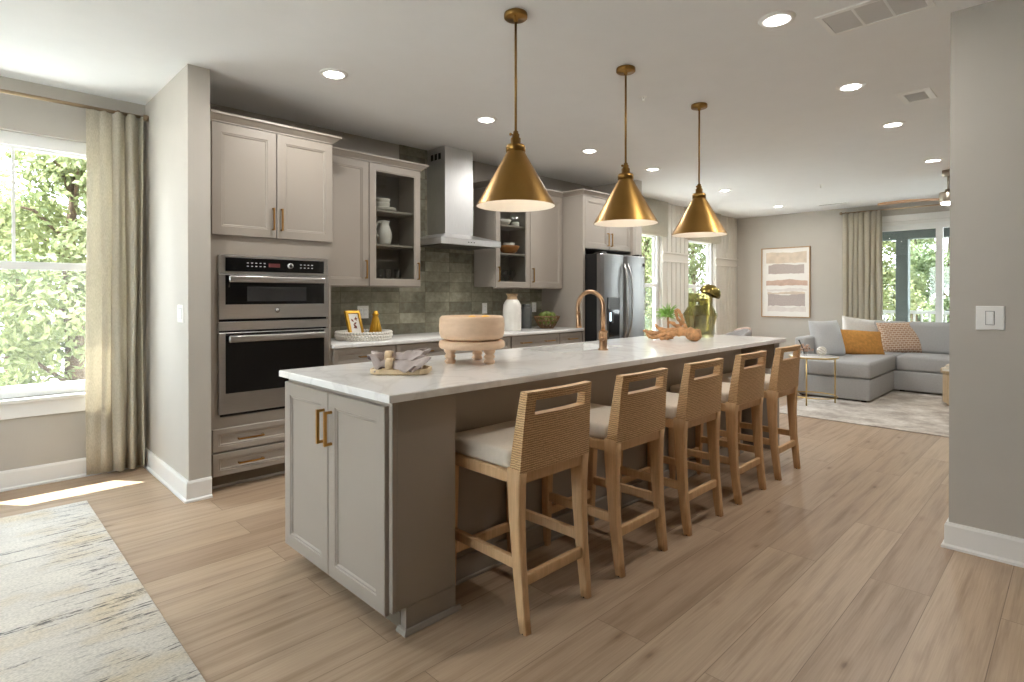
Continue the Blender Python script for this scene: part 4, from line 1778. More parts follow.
# ------------------------------------------------------------------ picture on the far wall
pf = thing('framed_picture', 'tall framed abstract print of beige and grey bands on the far wall', 'picture', (XF, 3.74, 1.52))
py0, py1, pz0, pz1 = 3.325, 4.155, 0.897, 2.145
mb = MB('frame_oak')
mb.rings((XF, py1, pz0), -Y, Z, NX, py1 - py0, pz1 - pz0, [(0, 0.001), (0, 0.034), (0.016, 0.034), (0.016, 0.018)], open_=True)
mb.build('frame', pf)
mb = MB('matboard')
mb.box(XF - 0.018, XF - 0.002, py0 + 0.014, py1 - 0.014, pz0 + 0.014, pz1 - 0.014)
pr = mb.build('print', pf)
rnd = random.Random(4)
hh = pz1 - pz0
for za, zb_, a, b, m in ((0.775, 0.93, 0.10, 0.93, 'ink_tan'), (0.625, 0.755, 0.15, 0.88, 'ink_grey'), (0.455, 0.535, 0.10, 0.95, 'ink_rose'), (0.375, 0.41, 0.12, 0.93, 'ink_pale'), (0.33, 0.365, 0.13, 0.9, 'ink_tan'), (0.165, 0.325, 0.14, 0.9, 'ink_grey'), (0.085, 0.15, 0.13, 0.92, 'ink_pale')):
    mb = MB(m)
    wv_ = py1 - py0
    top = [(py1 - wv_ * (a + (b - a) * k / 14), pz0 + hh * (zb_ + rnd.uniform(-0.006, 0.006) + 0.01 * sin(k * 0.5 + za * 9))) for k in range(15)]
    bot = [(py1 - wv_ * (a + (b - a) * k / 14), pz0 + hh * (za + rnd.uniform(-0.005, 0.005))) for k in range(15)]
    vs = [(XF - 0.0195, p[0], p[1]) for p in top] + [(XF - 0.0195, p[0], p[1]) for p in bot]
    vs += [(XF - 0.018, p[1], p[2]) for p in vs]
    fs = []
    for k in range(14):
        fs += [(k, k + 1, 15 + k + 1, 15 + k), (30 + k, 30 + 15 + k, 30 + 15 + k + 1, 30 + k + 1), (k, 30 + k, 30 + k + 1, k + 1), (15 + k, 15 + k + 1, 45 + k + 1, 45 + k)]
    mb.faces(vs, fs)
    mb.build('painted_band', pr)

# ------------------------------------------------------------------ rugs
mb = MB('rug_streaks')
mb.box(-2.2, 0.596, 1.35, 4.385, 0.001, 0.011, 0.004, 2)
rg_ = mb.build('area_rug', loc=(0.0, 2.9, 0))
tag(rg_, 'cream rug with dark grey streaks on the floor by the big window', 'rug')
mb = MB('rug_faded')
mb.box(6.43, 9.6, -0.75, 2.44, 0.001, 0.010, 0.004, 2)
tag(mb.build('area_rug', loc=(8.0, 0.85, 0)), 'pale faded rug under the grey sofa and coffee table', 'rug')

# ------------------------------------------------------------------ sofa
sf = thing('sectional_sofa', 'light grey L-shaped sectional sofa in front of the sliding door', 'sofa', (8.9, 1.6, 0))
mb = MB('sofa_fabric')
mb.box(7.735, 8.965, 1.775, 2.48, 0.03, 0.285, 0.018, 3)
mb.box(8.965, 9.98, -0.9, 2.48, 0.03, 0.285, 0.018, 3)
mb.build('base', sf)
mb = MB('sofa_fabric')
mb.box(7.735, 9.98, 2.48, 2.625, 0.03, 0.755, 0.03, 4)
mb.build('side_back', sf)
mb = MB('sofa_fabric')
mb.box(9.84, 10.0, -0.9, 2.48, 0.03, 0.80, 0.03, 4)
mb.build('back', sf)
mb = MB('sofa_fabric')
mb.box(7.725, 9.0, 1.765, 2.475, 0.29, 0.49, 0.04, 5)
mb.build('seat_cushion', sf)
mb = MB('sofa_fabric')
mb.box(9.003, 9.84, 1.765, 2.475, 0.29, 0.49, 0.04, 5)
mb.build('seat_cushion', sf)
for a, b in ((0.43, 1.76), (-0.9, 0.425)):
    mb = MB('sofa_fabric')
    mb.box(8.96, 9.84, a, b, 0.29, 0.49, 0.04, 5)
    mb.build('seat_cushion', sf)
    mb = MB('sofa_fabric')
    mb.box(9.6, 9.86, a + 0.005, b - 0.005, 0.48, 0.915, 0.06, 5)
    mb.build('back_cushion', sf)
mb = MB('sofa_fabric')
mb.box(9.6, 9.86, 1.765, 2.47, 0.48, 0.915, 0.06, 5)
mb.build('back_cushion', sf)
for x, y in ((7.8, 1.85), (7.8, 2.55), (9.9, 2.4), (9.05, -0.8), (9.9, -0.8), (9.05, 1.7)):
    mb = MB('black_plastic')
    mb.box(x - 0.025, x + 0.025, y - 0.025, y + 0.025, 0.010, 0.032)
    mb.build('foot', sf)


def pillow(name, label, w, h, th, loc, rz, lean, mat, seed=0, cat='pillow', roll=0.0):
    """square cushion standing on its lower edge, leaning back; face normal points along -y before rz"""
    n = 22
    tb = bmesh.new()
    G = {}
    for sd_ in (1, -1):
        for i in range(n + 1):
            for j in range(n + 1):
                u, v_ = 2 * i / n - 1, 2 * j / n - 1
                if sd_ == -1 and (i in (0, n) or j in (0, n)):
                    G[(i, j, sd_)] = G[(i, j, 1)]
                    continue
                f = max(0, (1 - u ** 2) * (1 - v_ ** 2)) ** 0.42
                pin = 1 - 0.05 * (1 - v_ ** 2) * abs(u) ** 3
                pin2 = 1 - 0.05 * (1 - u ** 2) * abs(v_) ** 3
                wob = 0.10 * noise.noise(Vector((u * 1.6 + seed, v_ * 1.6, sd_)))
                G[(i, j, sd_)] = tb.verts.new((u * w / 2 * pin, -sd_ * th / 2 * f * (1 + wob), v_ * h / 2 * pin2))
    for sd_ in (1, -1):
        for i in range(n):
            for j in range(n):
                q = [G[(i, j, sd_)], G[(i + 1, j, sd_)], G[(i + 1, j + 1, sd_)], G[(i, j + 1, sd_)]]
                tb.faces.new(q if sd_ == 1 else q[::-1])
    mb = MB(mat)
    mb.M = Matrix.Translation((0, 0, h / 2))
    mb.take(tb, None, True)
    o = mb.build(name)
    o.matrix_world = Matrix.Translation(loc) @ Matrix.Rotation(rz, 4, 'Z') @ Matrix.Rotation(lean, 4, 'X') @ Matrix.Rotation(roll, 4, 'Y')
    return tag(o, label, cat)


# ------------------------------------------------------------------ cushions on the sofa
pillow('throw_pillow', 'large pale blue-grey pillow leaning against the side of the sofa', 0.52, 0.50, 0.20, (8.25, 2.335, 0.475), radians(-24), radians(-16), 'pillow_grey', 1)
pillow('throw_pillow', 'white fringed pillow standing behind the mustard one on the sofa', 0.55, 0.50, 0.18, (9.42, 2.28, 0.475), radians(-46), radians(-14), 'pillow_white', 2, roll=0.14)
pillow('throw_pillow', 'mustard orange pillow lying against the white one on the sofa', 0.72, 0.37, 0.17, (8.78, 2.14, 0.475), radians(-44), radians(-24), 'pillow_mustard', 3, roll=0.07)
pillow('throw_pillow', 'tan pillow with small pale pattern in the inner corner of the sofa', 0.56, 0.46, 0.17, (9.50, 1.77, 0.475), radians(-58), radians(-18), 'pillow_pattern', 4, roll=-0.05)

# ------------------------------------------------------------------ side table with its ornaments
TX, TY, TZ, TR = 7.30, 2.26, 0.57, 0.265
tb_ = thing('side_table', 'small round side table with white marble top and thin brass legs', 'side table', (TX, TY, 0))
mb = MB('marble')
mb.lathe([(0, -0.012), (TR - 0.012, -0.012), (TR - 0.006, -0.006), (TR - 0.006, 0), (0, 0)], (TX, TY, TZ), 40)
mb.build('tabletop', tb_)
mb = MB('pale_brass')
mb.lathe([(TR - 0.012, -0.018), (TR, -0.018), (TR, 0.0), (TR - 0.006, 0.0), (TR - 0.006, -0.012), (TR - 0.012, -0.012)], (TX, TY, TZ), 40)
mb.build('rim', tb_)
for a in (radians(-46), radians(181), radians(68)):
    mb = MB('pale_brass')
    px_, py_ = TX + (TR - 0.01) * cos(a), TY + (TR - 0.01) * sin(a)
    mb.cyl((px_, py_, 0.010), (px_, py_, TZ - 0.016), 0.0085, n=10)
    mb.build('leg', tb_)
mb = MB('pale_brass')
mb.tube([(TX + (TR - 0.012) * cos(2 * pi * k / 40), TY + (TR - 0.012) * sin(2 * pi * k / 40), 0.1) for k in range(41)], 0.007, 8, caps=False)
mb.build('stretcher_ring', tb_)
kn_ = thing('knot_ornament', 'white ceramic knot ornament on the marble side table', 'ornament', (7.36, 2.19, TZ))
mb = MB('ceramic_white')
for k in range(3):
    rot = Matrix.Rotation(k * pi / 3, 3, 'Z') @ Matrix.Rotation(0.5 + 0.5 * k, 3, 'X')
    pts = [Vector((7.36, 2.19, TZ + 0.058)) + rot @ Vector((0.042 * cos(2 * pi * j / 24), 0.042 * sin(2 * pi * j / 24), 0)) for j in range(25)]
    mb.tube(pts, 0.014, 10, caps=False)
mb.build('knot', kn_)
df = thing('dried_flowers', 'dried pink flowers and a dark reed in a tiny jar on the marble side table', 'flowers', (7.22, 2.33, TZ))
mb = MB('clear_glass')
mb.lathe([(0, 0.001), (0.024, 0.001), (0.028, 0.03), (0.018, 0.05), (0.02, 0.06)], (7.22, 2.33, TZ), 18)
mb.build('jar', df)
mb = MB('dried_pink')
rnd = random.Random(5)
for k in range(26):
    a, e_ = rnd.uniform(0, 6.28), rnd.uniform(0.2, 1.3)
    d_ = Vector((cos(a) * cos(e_), sin(a) * cos(e_), sin(e_)))
    p = Vector((7.22, 2.33, TZ + 0.05))
    q = p + d_ * rnd.uniform(0.05, 0.10)
    mb.tube([p, q], [0.002, 0.001], 5)
    mb.ball(q, rnd.uniform(0.009, 0.016), 6, 5, disp=0.4, seed=k)
mb.build('blossom', df)
mb = MB('reed_dark')
mb.tube([(7.22, 2.33, TZ + 0.02), (7.20, 2.36, TZ + 0.12), (7.18, 2.385, TZ + 0.19)], [0.004, 0.006, 0.008], 8)
mb.build('reed', df)

# coffee table with books at the right
ct = thing('coffee_table', 'round light oak drum coffee table partly hidden by the right wall', 'coffee table', (8.38, 0.71, 0))
mb = MB('oak_table')
mb.lathe([(0, 0.43), (0.475, 0.43), (0.48, 0.425), (0.48, 0.385), (0, 0.385)], (8.38, 0.71, 0.0), 48)
mb.build('tabletop', ct)
mb = MB('oak_table')
n = 120
ring = lambda z, r0: [(8.38 + (r0 - 0.010 * (0.5 + 0.5 * cos(40 * 2 * pi * k / n))) * cos(2 * pi * k / n), 0.71 + (r0 - 0.010 * (0.5 + 0.5 * cos(40 * 2 * pi * k / n))) * sin(2 * pi * k / n), z) for k in range(n)]
mb.loft([ring(0.05, 0.462), ring(0.385, 0.462)], smooth=False)
mb.lathe([(0, 0.011), (0.42, 0.011), (0.42, 0.05), (0, 0.05)], (8.38, 0.71, 0), 40)
mb.build('drum', ct)
for k, (dx_, lab) in enumerate(((0, 'large beige book lying on the coffee table, under another book'), (0.02, 'smaller beige book lying on top of the book on the coffee table'))):
    z0 = 0.431 + 0.033 * k
    b = thing('book', lab, 'book', (8.12, 0.95, z0), 'books on the coffee table')
    mb = MB('book_cover')
    s_ = 0.0 if k == 0 else 0.03
    mb.box(8.0 + s_, 8.24, 0.83 + s_, 1.13 - s_, z0, z0 + 0.004)
    mb.box(8.0 + s_, 8.24, 0.83 + s_, 1.13 - s_, z0 + 0.028, z0 + 0.032)
    mb.box(8.236, 8.24, 0.83 + s_, 1.13 - s_, z0 + 0.004, z0 + 0.028)
    mb.build('cover', b)
    mb = MB('book_page')
    mb.box(8.006 + s_, 8.236, 0.836 + s_, 1.124 - s_, z0 + 0.004, z0 + 0.028)
    mb.build('pages', b)

# ------------------------------------------------------------------ dining nook: table and chairs behind the island


def tub_chair(label, x, y, rz):
    t = thing('dining_chair', label, 'chair', (x, y, 0), 'grey dining chairs by the panelled wall', rotz=rz)
    mb = MB('chair_grey')
    mb.box(-0.25, 0.25, -0.22, 0.25, 0.36, 0.48, 0.04, 4)
    mb.build('seat', t)
    mb = MB('chair_grey')
    R = []
    for k in range(17):
        a = radians(-20) + radians(220) * k / 16
        c_, s_ = cos(a), sin(a)
        hgt = 0.70 + 0.11 * max(0, sin(a))
        ring = []
        for q, z in ((0.245, 0.40), (0.24, hgt - 0.02), (0.255, hgt), (0.285, hgt), (0.30, hgt - 0.02), (0.29, 0.36)):
            ring.append((q * c_, q * s_, z))
        R.append(ring)
    mb.loft(R, smooth=True)
    mb.build('backrest', t)
    mb = MB('dried_pink')
    mb.tube([(0.27 * cos(radians(q)), 0.27 * sin(radians(q)), 0.70 + 0.11 * max(0, sin(radians(q))) + 0.006) for q in range(70, 150, 8)], 0.018, 8)
    mb.build('top_rail', t)
    for sx in (-1, 1):
        for sy in (-1, 1):
            mb = MB('oak_light')
            mb.tube([(sx * 0.17, sy * 0.17, 0.37), (sx * 0.21, sy * 0.21, 0)], [0.022, 0.013], 10)
            mb.build('leg', t)
    return t


tub_chair('grey upholstered tub chair whose rounded back shows behind the green glass jar', 7.95, 3.58, radians(-135))

# ------------------------------------------------------------------ things on the island
# wooden pedestal bowl with lemons
BX, BY = 2.012, 2.342
pb = thing('pedestal_bowl', 'pale wooden bowl on a round plate with turned feet, on the island', 'bowl', (BX, BY, CZ))
mb = MB('bowl_wood')
mb.lathe([(0, 0.124), (0.14, 0.124), (0.168, 0.135), (0.176, 0.16), (0.178, 0.20), (0.175, 0.24), (0.166, 0.252), (0.155, 0.252), (0.148, 0.24), (0.146, 0.20), (0.13, 0.165), (0.0, 0.155)], (BX, BY, CZ), 48)
mb.build('bowl', pb)
mb = MB('bowl_wood')
mb.lathe([(0, 0.078), (0.168, 0.078), (0.178, 0.085), (0.18, 0.1), (0.176, 0.115), (0.166, 0.121), (0, 0.1235)], (BX, BY, CZ), 48)
mb.build('plate', pb)
for fx_, fy_ in ((BX - 0.115, BY + 0.045), (BX + 0.015, BY - 0.125), (BX + 0.105, BY + 0.075)):
    mb = MB('bowl_wood')
    mb.lathe([(0, 0), (0.024, 0), (0.03, 0.008), (0.03, 0.016), (0.022, 0.025), (0.03, 0.034), (0.03, 0.042), (0.022, 0.051), (0.03, 0.06), (0.032, 0.07), (0.032, 0.079), (0, 0.079)], (fx_, fy_, CZ), 20)
    mb.build('foot', pb)
rnd = random.Random(8)
for k, (dx_, dy_, z_, lab) in enumerate(((0.06, -0.045, 0.218, 'lemon showing over the rim of the wooden bowl, at the right'), (-0.01, -0.07, 0.213, 'lemon in the wooden bowl, in the middle at the front'), (0.045, 0.05, 0.215, 'lemon in the wooden bowl, at the back'), (-0.06, 0.02, 0.207, 'lemon in the wooden bowl, at the left'))):
    l_ = thing('lemon', lab, 'lemon', (BX + dx_, BY + dy_, CZ + z_), 'lemons in the wooden bowl')
    a = rnd.uniform(0, 6)
    mb = MB('lemon')
    mb.M = Matrix.Translation((BX + dx_, BY + dy_, CZ + z_)) @ Matrix.Rotation(a, 4, 'Z') @ Matrix.Rotation(pi / 2, 4, 'Y')
    mb.lathe([(0, -0.05), (0.008, -0.047), (0.011, -0.042), (0.028, -0.03), (0.037, -0.01), (0.037, 0.01), (0.028, 0.03), (0.011, 0.042), (0.006, 0.046), (0, 0.047)], (0, 0, 0), 18)
    mb.build('fruit', l_)

# napkins in an octagonal tray, square to the camera side of the island
TYX, TYY = 1.497, 2.248
tl = thing('serving_tray', 'small octagonal pale wood tray holding napkins on the island', 'tray', (TYX, TYY, CZ), rotz=radians(-45))
w_, d_, c_ = 0.135, 0.085, 0.035
octo = [(-w_ + c_, -d_), (w_ - c_, -d_), (w_, -d_ + c_), (w_, d_ - c_), (w_ - c_, d_), (-w_ + c_, d_), (-w_, d_ - c_), (-w_, -d_ + c_)]


def scl(k):
    return [(p[0] * k, p[1] * (1 - (1 - k) * w_ / d_)) for p in octo]


mb = MB('tray_wood')
R = [[(p[0], p[1], z) for p in scl(k)] for k, z in ((0.93, 0.0), (1.0, 0.006), (1.0, 0.026), (0.94, 0.026), (0.92, 0.010))]
mb.loft(R, smooth=False)
mb.build('tray_body', tl)


def napkin(label, loc, rz, seed):
    t = thing('napkin', label, 'napkin', loc, 'napkins in the wooden tray', rotz=rz)
    rnd = random.Random(seed)
    mb = MB('napkin_cloth', 'napkin_dark')
    n, m = 34, 60
    ph = rnd.uniform(0, 6)
    T_, B_ = [], []
    for i in range(n + 1):
        s_ = 2 * i / n - 0.85
        a_ = abs(s_)
        L = 0.088 if s_ < 0 else 0.128
        hw = 0.020 + (0.040 if s_ < 0 else 0.058) * a_ ** 1.1
        for j in range(m + 1):
            q = 2 * j / m - 1
            w2 = q * 3.3 * pi + ph + 1.4 * noise.noise(Vector((s_ * 1.5, q * 1.5, seed)))
            zig = (2 / pi) * math.asin(max(-0.999, min(0.999, sin(w2))))
            am = 0.012 + 0.024 * a_
            wob = 0.03 * noise.noise(Vector((s_ * 2.6 + seed, q * 2.4, 0))) * a_
            x = s_ * L * (1 + 0.16 * zig * a_) + 0.05 * a_ * noise.noise(Vector((q * 2.5, seed, s_)))
            y = q * hw * (1 + 0.25 * noise.noise(Vector((s_ * 3, seed, q * 2))))
            z = max(0.004, 0.030 + am * zig * 0.8 + am * 0.25 - 0.010 * q * q * a_ + wob)
            T_.append((x, y, z + 0.002))
            B_.append((x, y, z - 0.002))
    k1 = m + 1
    fs = [(i * k1 + j, (i + 1) * k1 + j, (i + 1) * k1 + j + 1, i * k1 + j + 1) for i in range(n) for j in range(m)]
    N_ = len(T_)
    back = [tuple(N_ + q for q in f[::-1]) for f in fs]
    rim = [i * k1 for i in range(n + 1)] + [n * k1 + j for j in range(1, m + 1)] + [i * k1 + m for i in range(n - 1, -1, -1)] + [j for j in range(m - 1, 0, -1)]
    side = [(rim[k], rim[(k + 1) % len(rim)], N_ + rim[(k + 1) % len(rim)], N_ + rim[k]) for k in range(len(rim))]
    fl = mb.faces(T_ + B_, fs + back + side, None, True)
    for f in fl[len(fs):len(fs) + len(back)]:
        f.material_index = 1
    mb.build('cloth', t)
    r = thing('napkin_ring', label.replace('grey-brown napkin gathered in', 'pale wooden ring around the grey-brown napkin').replace(' a wooden ring', ''), 'napkin ring', loc, 'napkin rings in the wooden tray', rotz=rz)
    mb = MB('tray_wood')
    R = []
    for k in range(25):
        a = 2 * pi * k / 24
        ring = []
        for rr, xx in ((0.032, -0.017), (0.036, -0.017), (0.037, 0), (0.036, 0.017), (0.032, 0.017)):
            ring.append((xx, rr * cos(a), 0.031 + rr * sin(a) * 0.85))
        R.append(ring)
    mb.loft(R, smooth=True, caps=False)
    mb.build('ring', r)
    return t


E1 = Vector((cos(radians(-45)), sin(radians(-45)), 0))
E2 = Vector((cos(radians(45)), sin(radians(45)), 0))
b0 = Vector((TYX, TYY, CZ + 0.012))
napkin('grey-brown napkin gathered in a wooden ring, lower and nearer one in the tray', tuple(b0 - E2 * 0.035 - E1 * 0.045), radians(-45), 3)
napkin('grey-brown napkin gathered in a wooden ring, upper and farther one in the tray', tuple(b0 + E2 * 0.03 - E1 * 0.065 + Z * 0.028), radians(-40), 9)

# big olive glass jar with its lid leaning in the mouth
JX, JY = 4.63, 2.345
jr = thing('glass_jar', 'large olive green glass jar on the island with a domed lid tipped on its rim', 'jar', (JX, JY, CZ))
mb = MB('olive_glass')
n = 40
o_ = [(0.0, 0.003), (0.108, 0.003), (0.115, 0.012), (0.116, 0.10), (0.143, 0.185), (0.146, 0.20), (0.105, 0.265), (0.102, 0.28), (0.104, 0.378), (0.107, 0.382)]
i_ = [(0.099, 0.382), (0.097, 0.28), (0.100, 0.262), (0.139, 0.20), (0.137, 0.187), (0.110, 0.10), (0.108, 0.02), (0.0, 0.02)]
mb.lathe(o_ + i_, (JX, JY, CZ), n)
mb.build('body', jr)
mb = MB('olive_glass')
mb.lathe([(0.0, 0.021), (0.06, 0.021), (0.066, 0.04), (0.068, 0.14), (0.06, 0.20), (0.052, 0.25), (0.052, 0.33), (0.056, 0.335), (0.05, 0.335), (0.048, 0.25), (0.062, 0.14), (0.06, 0.03), (0, 0.03)], (JX + 0.01, JY - 0.01, CZ), 28)
mb.build('inner_bottle', jr)
mb = MB('olive_lid')
mb.M = Matrix.Translation((JX + 0.055, JY - 0.055, CZ + 0.368)) @ Matrix.Rotation(radians(24), 4, Vector((1, 1, 0)))
mb.lathe([(0.092, 0.0), (0.091, 0.024), (0.080, 0.056), (0.055, 0.079), (0.026, 0.088), (0, 0.09)], (0, 0, 0), 36)
mb.lathe([(0, 0.085), (0.025, 0.083), (0.052, 0.075), (0.076, 0.053), (0.087, 0.022), (0.088, 0.0), (0.092, 0.0)], (0, 0, 0), 36)
mb.build('lid', jr)

# knotted driftwood and an air plant
DX, DY = 4.17, 2.32
dw = thing('driftwood', 'knotty orange-brown driftwood root lying on the island before the glass jar', 'driftwood', (DX, DY, CZ))
mb = MB('driftwood')
mb.ball((DX - 0.01, DY - 0.155, CZ + 0.052), 0.056, 16, 12, sc=(1, 1.15, 0.92), disp=0.25, seed=2)
rnd = random.Random(21)


def root(pts, r0, r1):
    P = [Vector(p) for p in pts]
    out = []
    for i in range(len(P) - 1):
        for k in range(4):
            out.append(P[i].lerp(P[i + 1], k / 4) + Vector((rnd.uniform(-1, 1), rnd.uniform(-1, 1), rnd.uniform(-1, 1))) * 0.004)
    out.append(P[-1])
    n_ = len(out)
    mb.tube([tuple(p) for p in out], [max(0.005, (r0 + (r1 - r0) * k / (n_ - 1)) * (1 + 0.22 * sin(k * 1.9 + r0 * 300))) for k in range(n_)], 9)


def D(dx, dy, dz):
    return (DX + dx, DY + dy, CZ + dz)


root([D(-0.01, -0.15, 0.06), D(-0.02, -0.05, 0.075), D(-0.02, 0.03, 0.07), D(-0.05, 0.13, 0.05), D(-0.06, 0.22, 0.062)], 0.042, 0.012)
root([D(-0.02, -0.04, 0.06), D(-0.05, 0.06, 0.045), D(-0.08, 0.14, 0.02), D(-0.09, 0.20, 0.02)], 0.03, 0.012)
root([D(-0.02, 0.0, 0.07), D(0.0, 0.09, 0.075), D(-0.02, 0.15, 0.09), D(-0.04, 0.17, 0.125)], 0.026, 0.009)
root([D(-0.09, 0.20, 0.02), D(-0.08, 0.22, 0.05), D(-0.06, 0.24, 0.078)], 0.014, 0.01)
root([D(-0.03, 0.10, 0.06), D(-0.08, 0.17, 0.045), D(-0.09, 0.25, 0.07)], 0.02, 0.008)
root([D(-0.02, 0.02, 0.05), D(-0.07, 0.04, 0.02), D(-0.10, 0.09, 0.012)], 0.022, 0.010)
root([D(0.0, -0.06, 0.08), D(0.02, 0.0, 0.11), D(0.0, 0.04, 0.14), D(-0.01, 0.07, 0.15)], 0.024, 0.008)
root([D(0.0, -0.09, 0.09), D(0.01, -0.06, 0.14), D(0.0, -0.045, 0.20), D(0.0, -0.03, 0.235), D(0.0, -0.005, 0.245), D(0.0, 0.005, 0.225), D(0.0, -0.01, 0.18), D(0.01, -0.045, 0.12)], 0.015, 0.011)
root([D(-0.02, 0.03, 0.05), D(-0.01, 0.035, 0.012)], 0.02, 0.015)
mb.build('root', dw)
ap = thing('air_plant', 'spiky bright green air plant on a thin stem above the driftwood', 'plant', (4.27, 2.44, CZ))
mb = MB('driftwood')
mb.tube([(4.27, 2.44, CZ + 0.002), (4.265, 2.445, CZ + 0.06), (4.27, 2.45, CZ + 0.14), (4.268, 2.45, CZ + 0.185)], [0.02, 0.008, 0.007, 0.010], 8)
mb.build('stem', ap)
mb = MB('air_plant')
rnd = random.Random(31)
for k in range(110):
    a, e_ = rnd.uniform(0, 2 * pi), rnd.uniform(-0.35, 1.45)
    d_ = Vector((cos(a) * cos(e_), sin(a) * cos(e_), sin(e_)))
    L = rnd.uniform(0.07, 0.135)
    p = Vector((4.268, 2.45, CZ + 0.185)) + d_ * 0.008
    q = p + d_ * L * 0.55 + Vector((0, 0, 0.012))
    r_ = p + d_ * L + Vector((0, 0, -0.01))
    mb.tube([p, q, r_], [0.0038, 0.003, 0.0006], 4)
mb.build('foliage', ap)

# ------------------------------------------------------------------ things on the wall counters
KZ = 0.92
RX, RY = 2.47, 4.27
tr_ = thing('round_tray', 'round white beaded tray on the counter beside the wall ovens', 'tray', (RX, RY, KZ))
mb = MB('white_beads')
mb.lathe([(0, 0.001), (0.21, 0.001), (0.222, 0.008), (0.205, 0.018), (0, 0.018)], (RX, RY, KZ), 48)
mb.build('base', tr_)
mb = MB('white_beads')
n = 54
for k in range(n):
    a = 2 * pi * k / n
    for q, z_ in ((0.216, 0.016), (0.226, 0.038), (0.224, 0.062)):
        aa = a + (pi / n if z_ == 0.038 else 0)
        mb.ball((RX + q * cos(aa), RY + q * sin(aa), KZ + z_), 0.0145, 8, 6)
mb.build('beaded_rim', tr_)
ph_ = thing('photo_frame', 'small gold frame with a brown leaf print standing in the white beaded tray', 'photo frame', (2.41, 4.27, KZ + 0.018), rotz=radians(10))
T = Matrix.Rotation(radians(-18), 4, 'X')
mb = MB('gold_paint')
mb.M = T
mb.rings((-0.075, 0, 0), X, Z, NY, 0.15, 0.235, [(0, -0.012), (0, 0.008), (0.022, 0.012), (0.026, 0.004)], open_=True)
mb.build('frame', ph_)
mb = MB('matboard')
mb.M = T
mb.box(-0.055, 0.055, -0.002, 0.006, 0.02, 0.215)
pr = mb.build('print', ph_)
mb = MB('leaf_print')
mb.M = T
rnd = random.Random(2)
for k in range(7):
    cx, cz, a = rnd.uniform(-0.022, 0.022), rnd.uniform(0.06, 0.17), rnd.uniform(0, 3)
    pts = [(cx + 0.02 * cos(a) * t_ - sin(a) * 0.009 * s_, -0.0028, cz + 0.02 * sin(a) * t_ + cos(a) * 0.009 * s_) for t_, s_ in ((-1, 0), (0, -1), (1, 0), (0, 1))]
    mb.faces(pts + [(p[0], -0.002, p[2]) for p in pts], [(0, 1, 2, 3), (4, 7, 6, 5), (0, 4, 5, 1), (1, 5, 6, 2), (2, 6, 7, 3), (3, 7, 4, 0)])
mb.build('leaf_picture', pr)
mb = MB('gold_paint')
mb.tube([(0, 0.055, 0.16), (0, 0.115, 0.004)], 0.004, 6)
mb.build('stand', ph_)
gs = thing('gold_vase', 'gold fluted cone-shaped vase standing in the white beaded tray', 'vase', (2.575, 4.26, KZ + 0.018))
mb = MB('gold')
mb.lathe([(0, 0), (0.056, 0), (0.058, 0.006), (0.042, 0.09), (0.025, 0.16), (0.019, 0.178), (0.026, 0.186), (0.026, 0.197), (0.018, 0.204), (0.015, 0.222), (0, 0.225)], (2.575, 4.26, KZ + 0.018), 48, lobes=12, amp=0.08)
mb.build('body', gs)

vz = thing('ceramic_bottle', 'tall white ceramic bottle with a tan unglazed neck on the counter', 'vase', (4.23, 4.27, KZ))
mb = MB('ceramic_white')
mb.lathe([(0, 0.001), (0.092, 0.001), (0.097, 0.008), (0.099, 0.20), (0.094, 0.27), (0.075, 0.31), (0.058, 0.328)], (4.23, 4.27, KZ), 40)
mb.build('body', vz)
mb = MB('ceramic_tan')
mb.lathe([(0.0585, 0.328), (0.052, 0.345), (0.050, 0.362), (0.062, 0.385), (0.070, 0.39), (0.062, 0.386), (0.044, 0.362), (0.044, 0.33)], (4.23, 4.27, KZ), 40)
mb.build('neck', vz)
cn_ = thing('canister', 'slim dark grey canister behind the white ceramic bottle', 'canister', (4.605, 4.42, KZ))
mb = MB('ceramic_grey')
mb.lathe([(0, 0.001), (0.058, 0.001), (0.06, 0.006), (0.06, 0.23), (0.055, 0.245), (0, 0.245)], (4.605, 4.42, KZ), 32)
mb.build('body', cn_)
mb = MB('ceramic_grey')
mb.lathe([(0, 0.246), (0.05, 0.246), (0.052, 0.25), (0.052, 0.27), (0.02, 0.276), (0, 0.276)], (4.605, 4.42, KZ), 32)
mb.build('lid', cn_)
FBX, FBY = 4.76, 4.25
fb = thing('fruit_basket', 'dark open wicker bowl of green fruit on the counter by the refrigerator', 'basket', (FBX, FBY, KZ))
mb = MB('dark_wicker')
mb.lathe([(0, 0.002), (0.07, 0.002), (0.072, 0.012), (0, 0.014)], (FBX, FBY, KZ), 24)
for r_, z_ in ((0.145, 0.135), (0.12, 0.09), (0.075, 0.012)):
    mb.tube([(FBX + r_ * cos(2 * pi * k / 24), FBY + r_ * sin(2 * pi * k / 24), KZ + z_) for k in range(25)], 0.007, 8, caps=False)
n = 14
for k in range(n):
    for s_ in (1, -1):
        a, b = 2 * pi * k / n, 2 * pi * (k + s_ * 1.0) / n
        pts = []
        for q in range(5):
            u = q / 4
            r_ = 0.075 + 0.07 * u ** 0.75
            aa = a + (b - a) * u
            pts.append((FBX + r_ * cos(aa), FBY + r_ * sin(aa), KZ + 0.012 + 0.123 * u))
        mb.tube(pts, 0.0055, 6)
mb.build('wicker_bowl', fb)
rnd = random.Random(12)
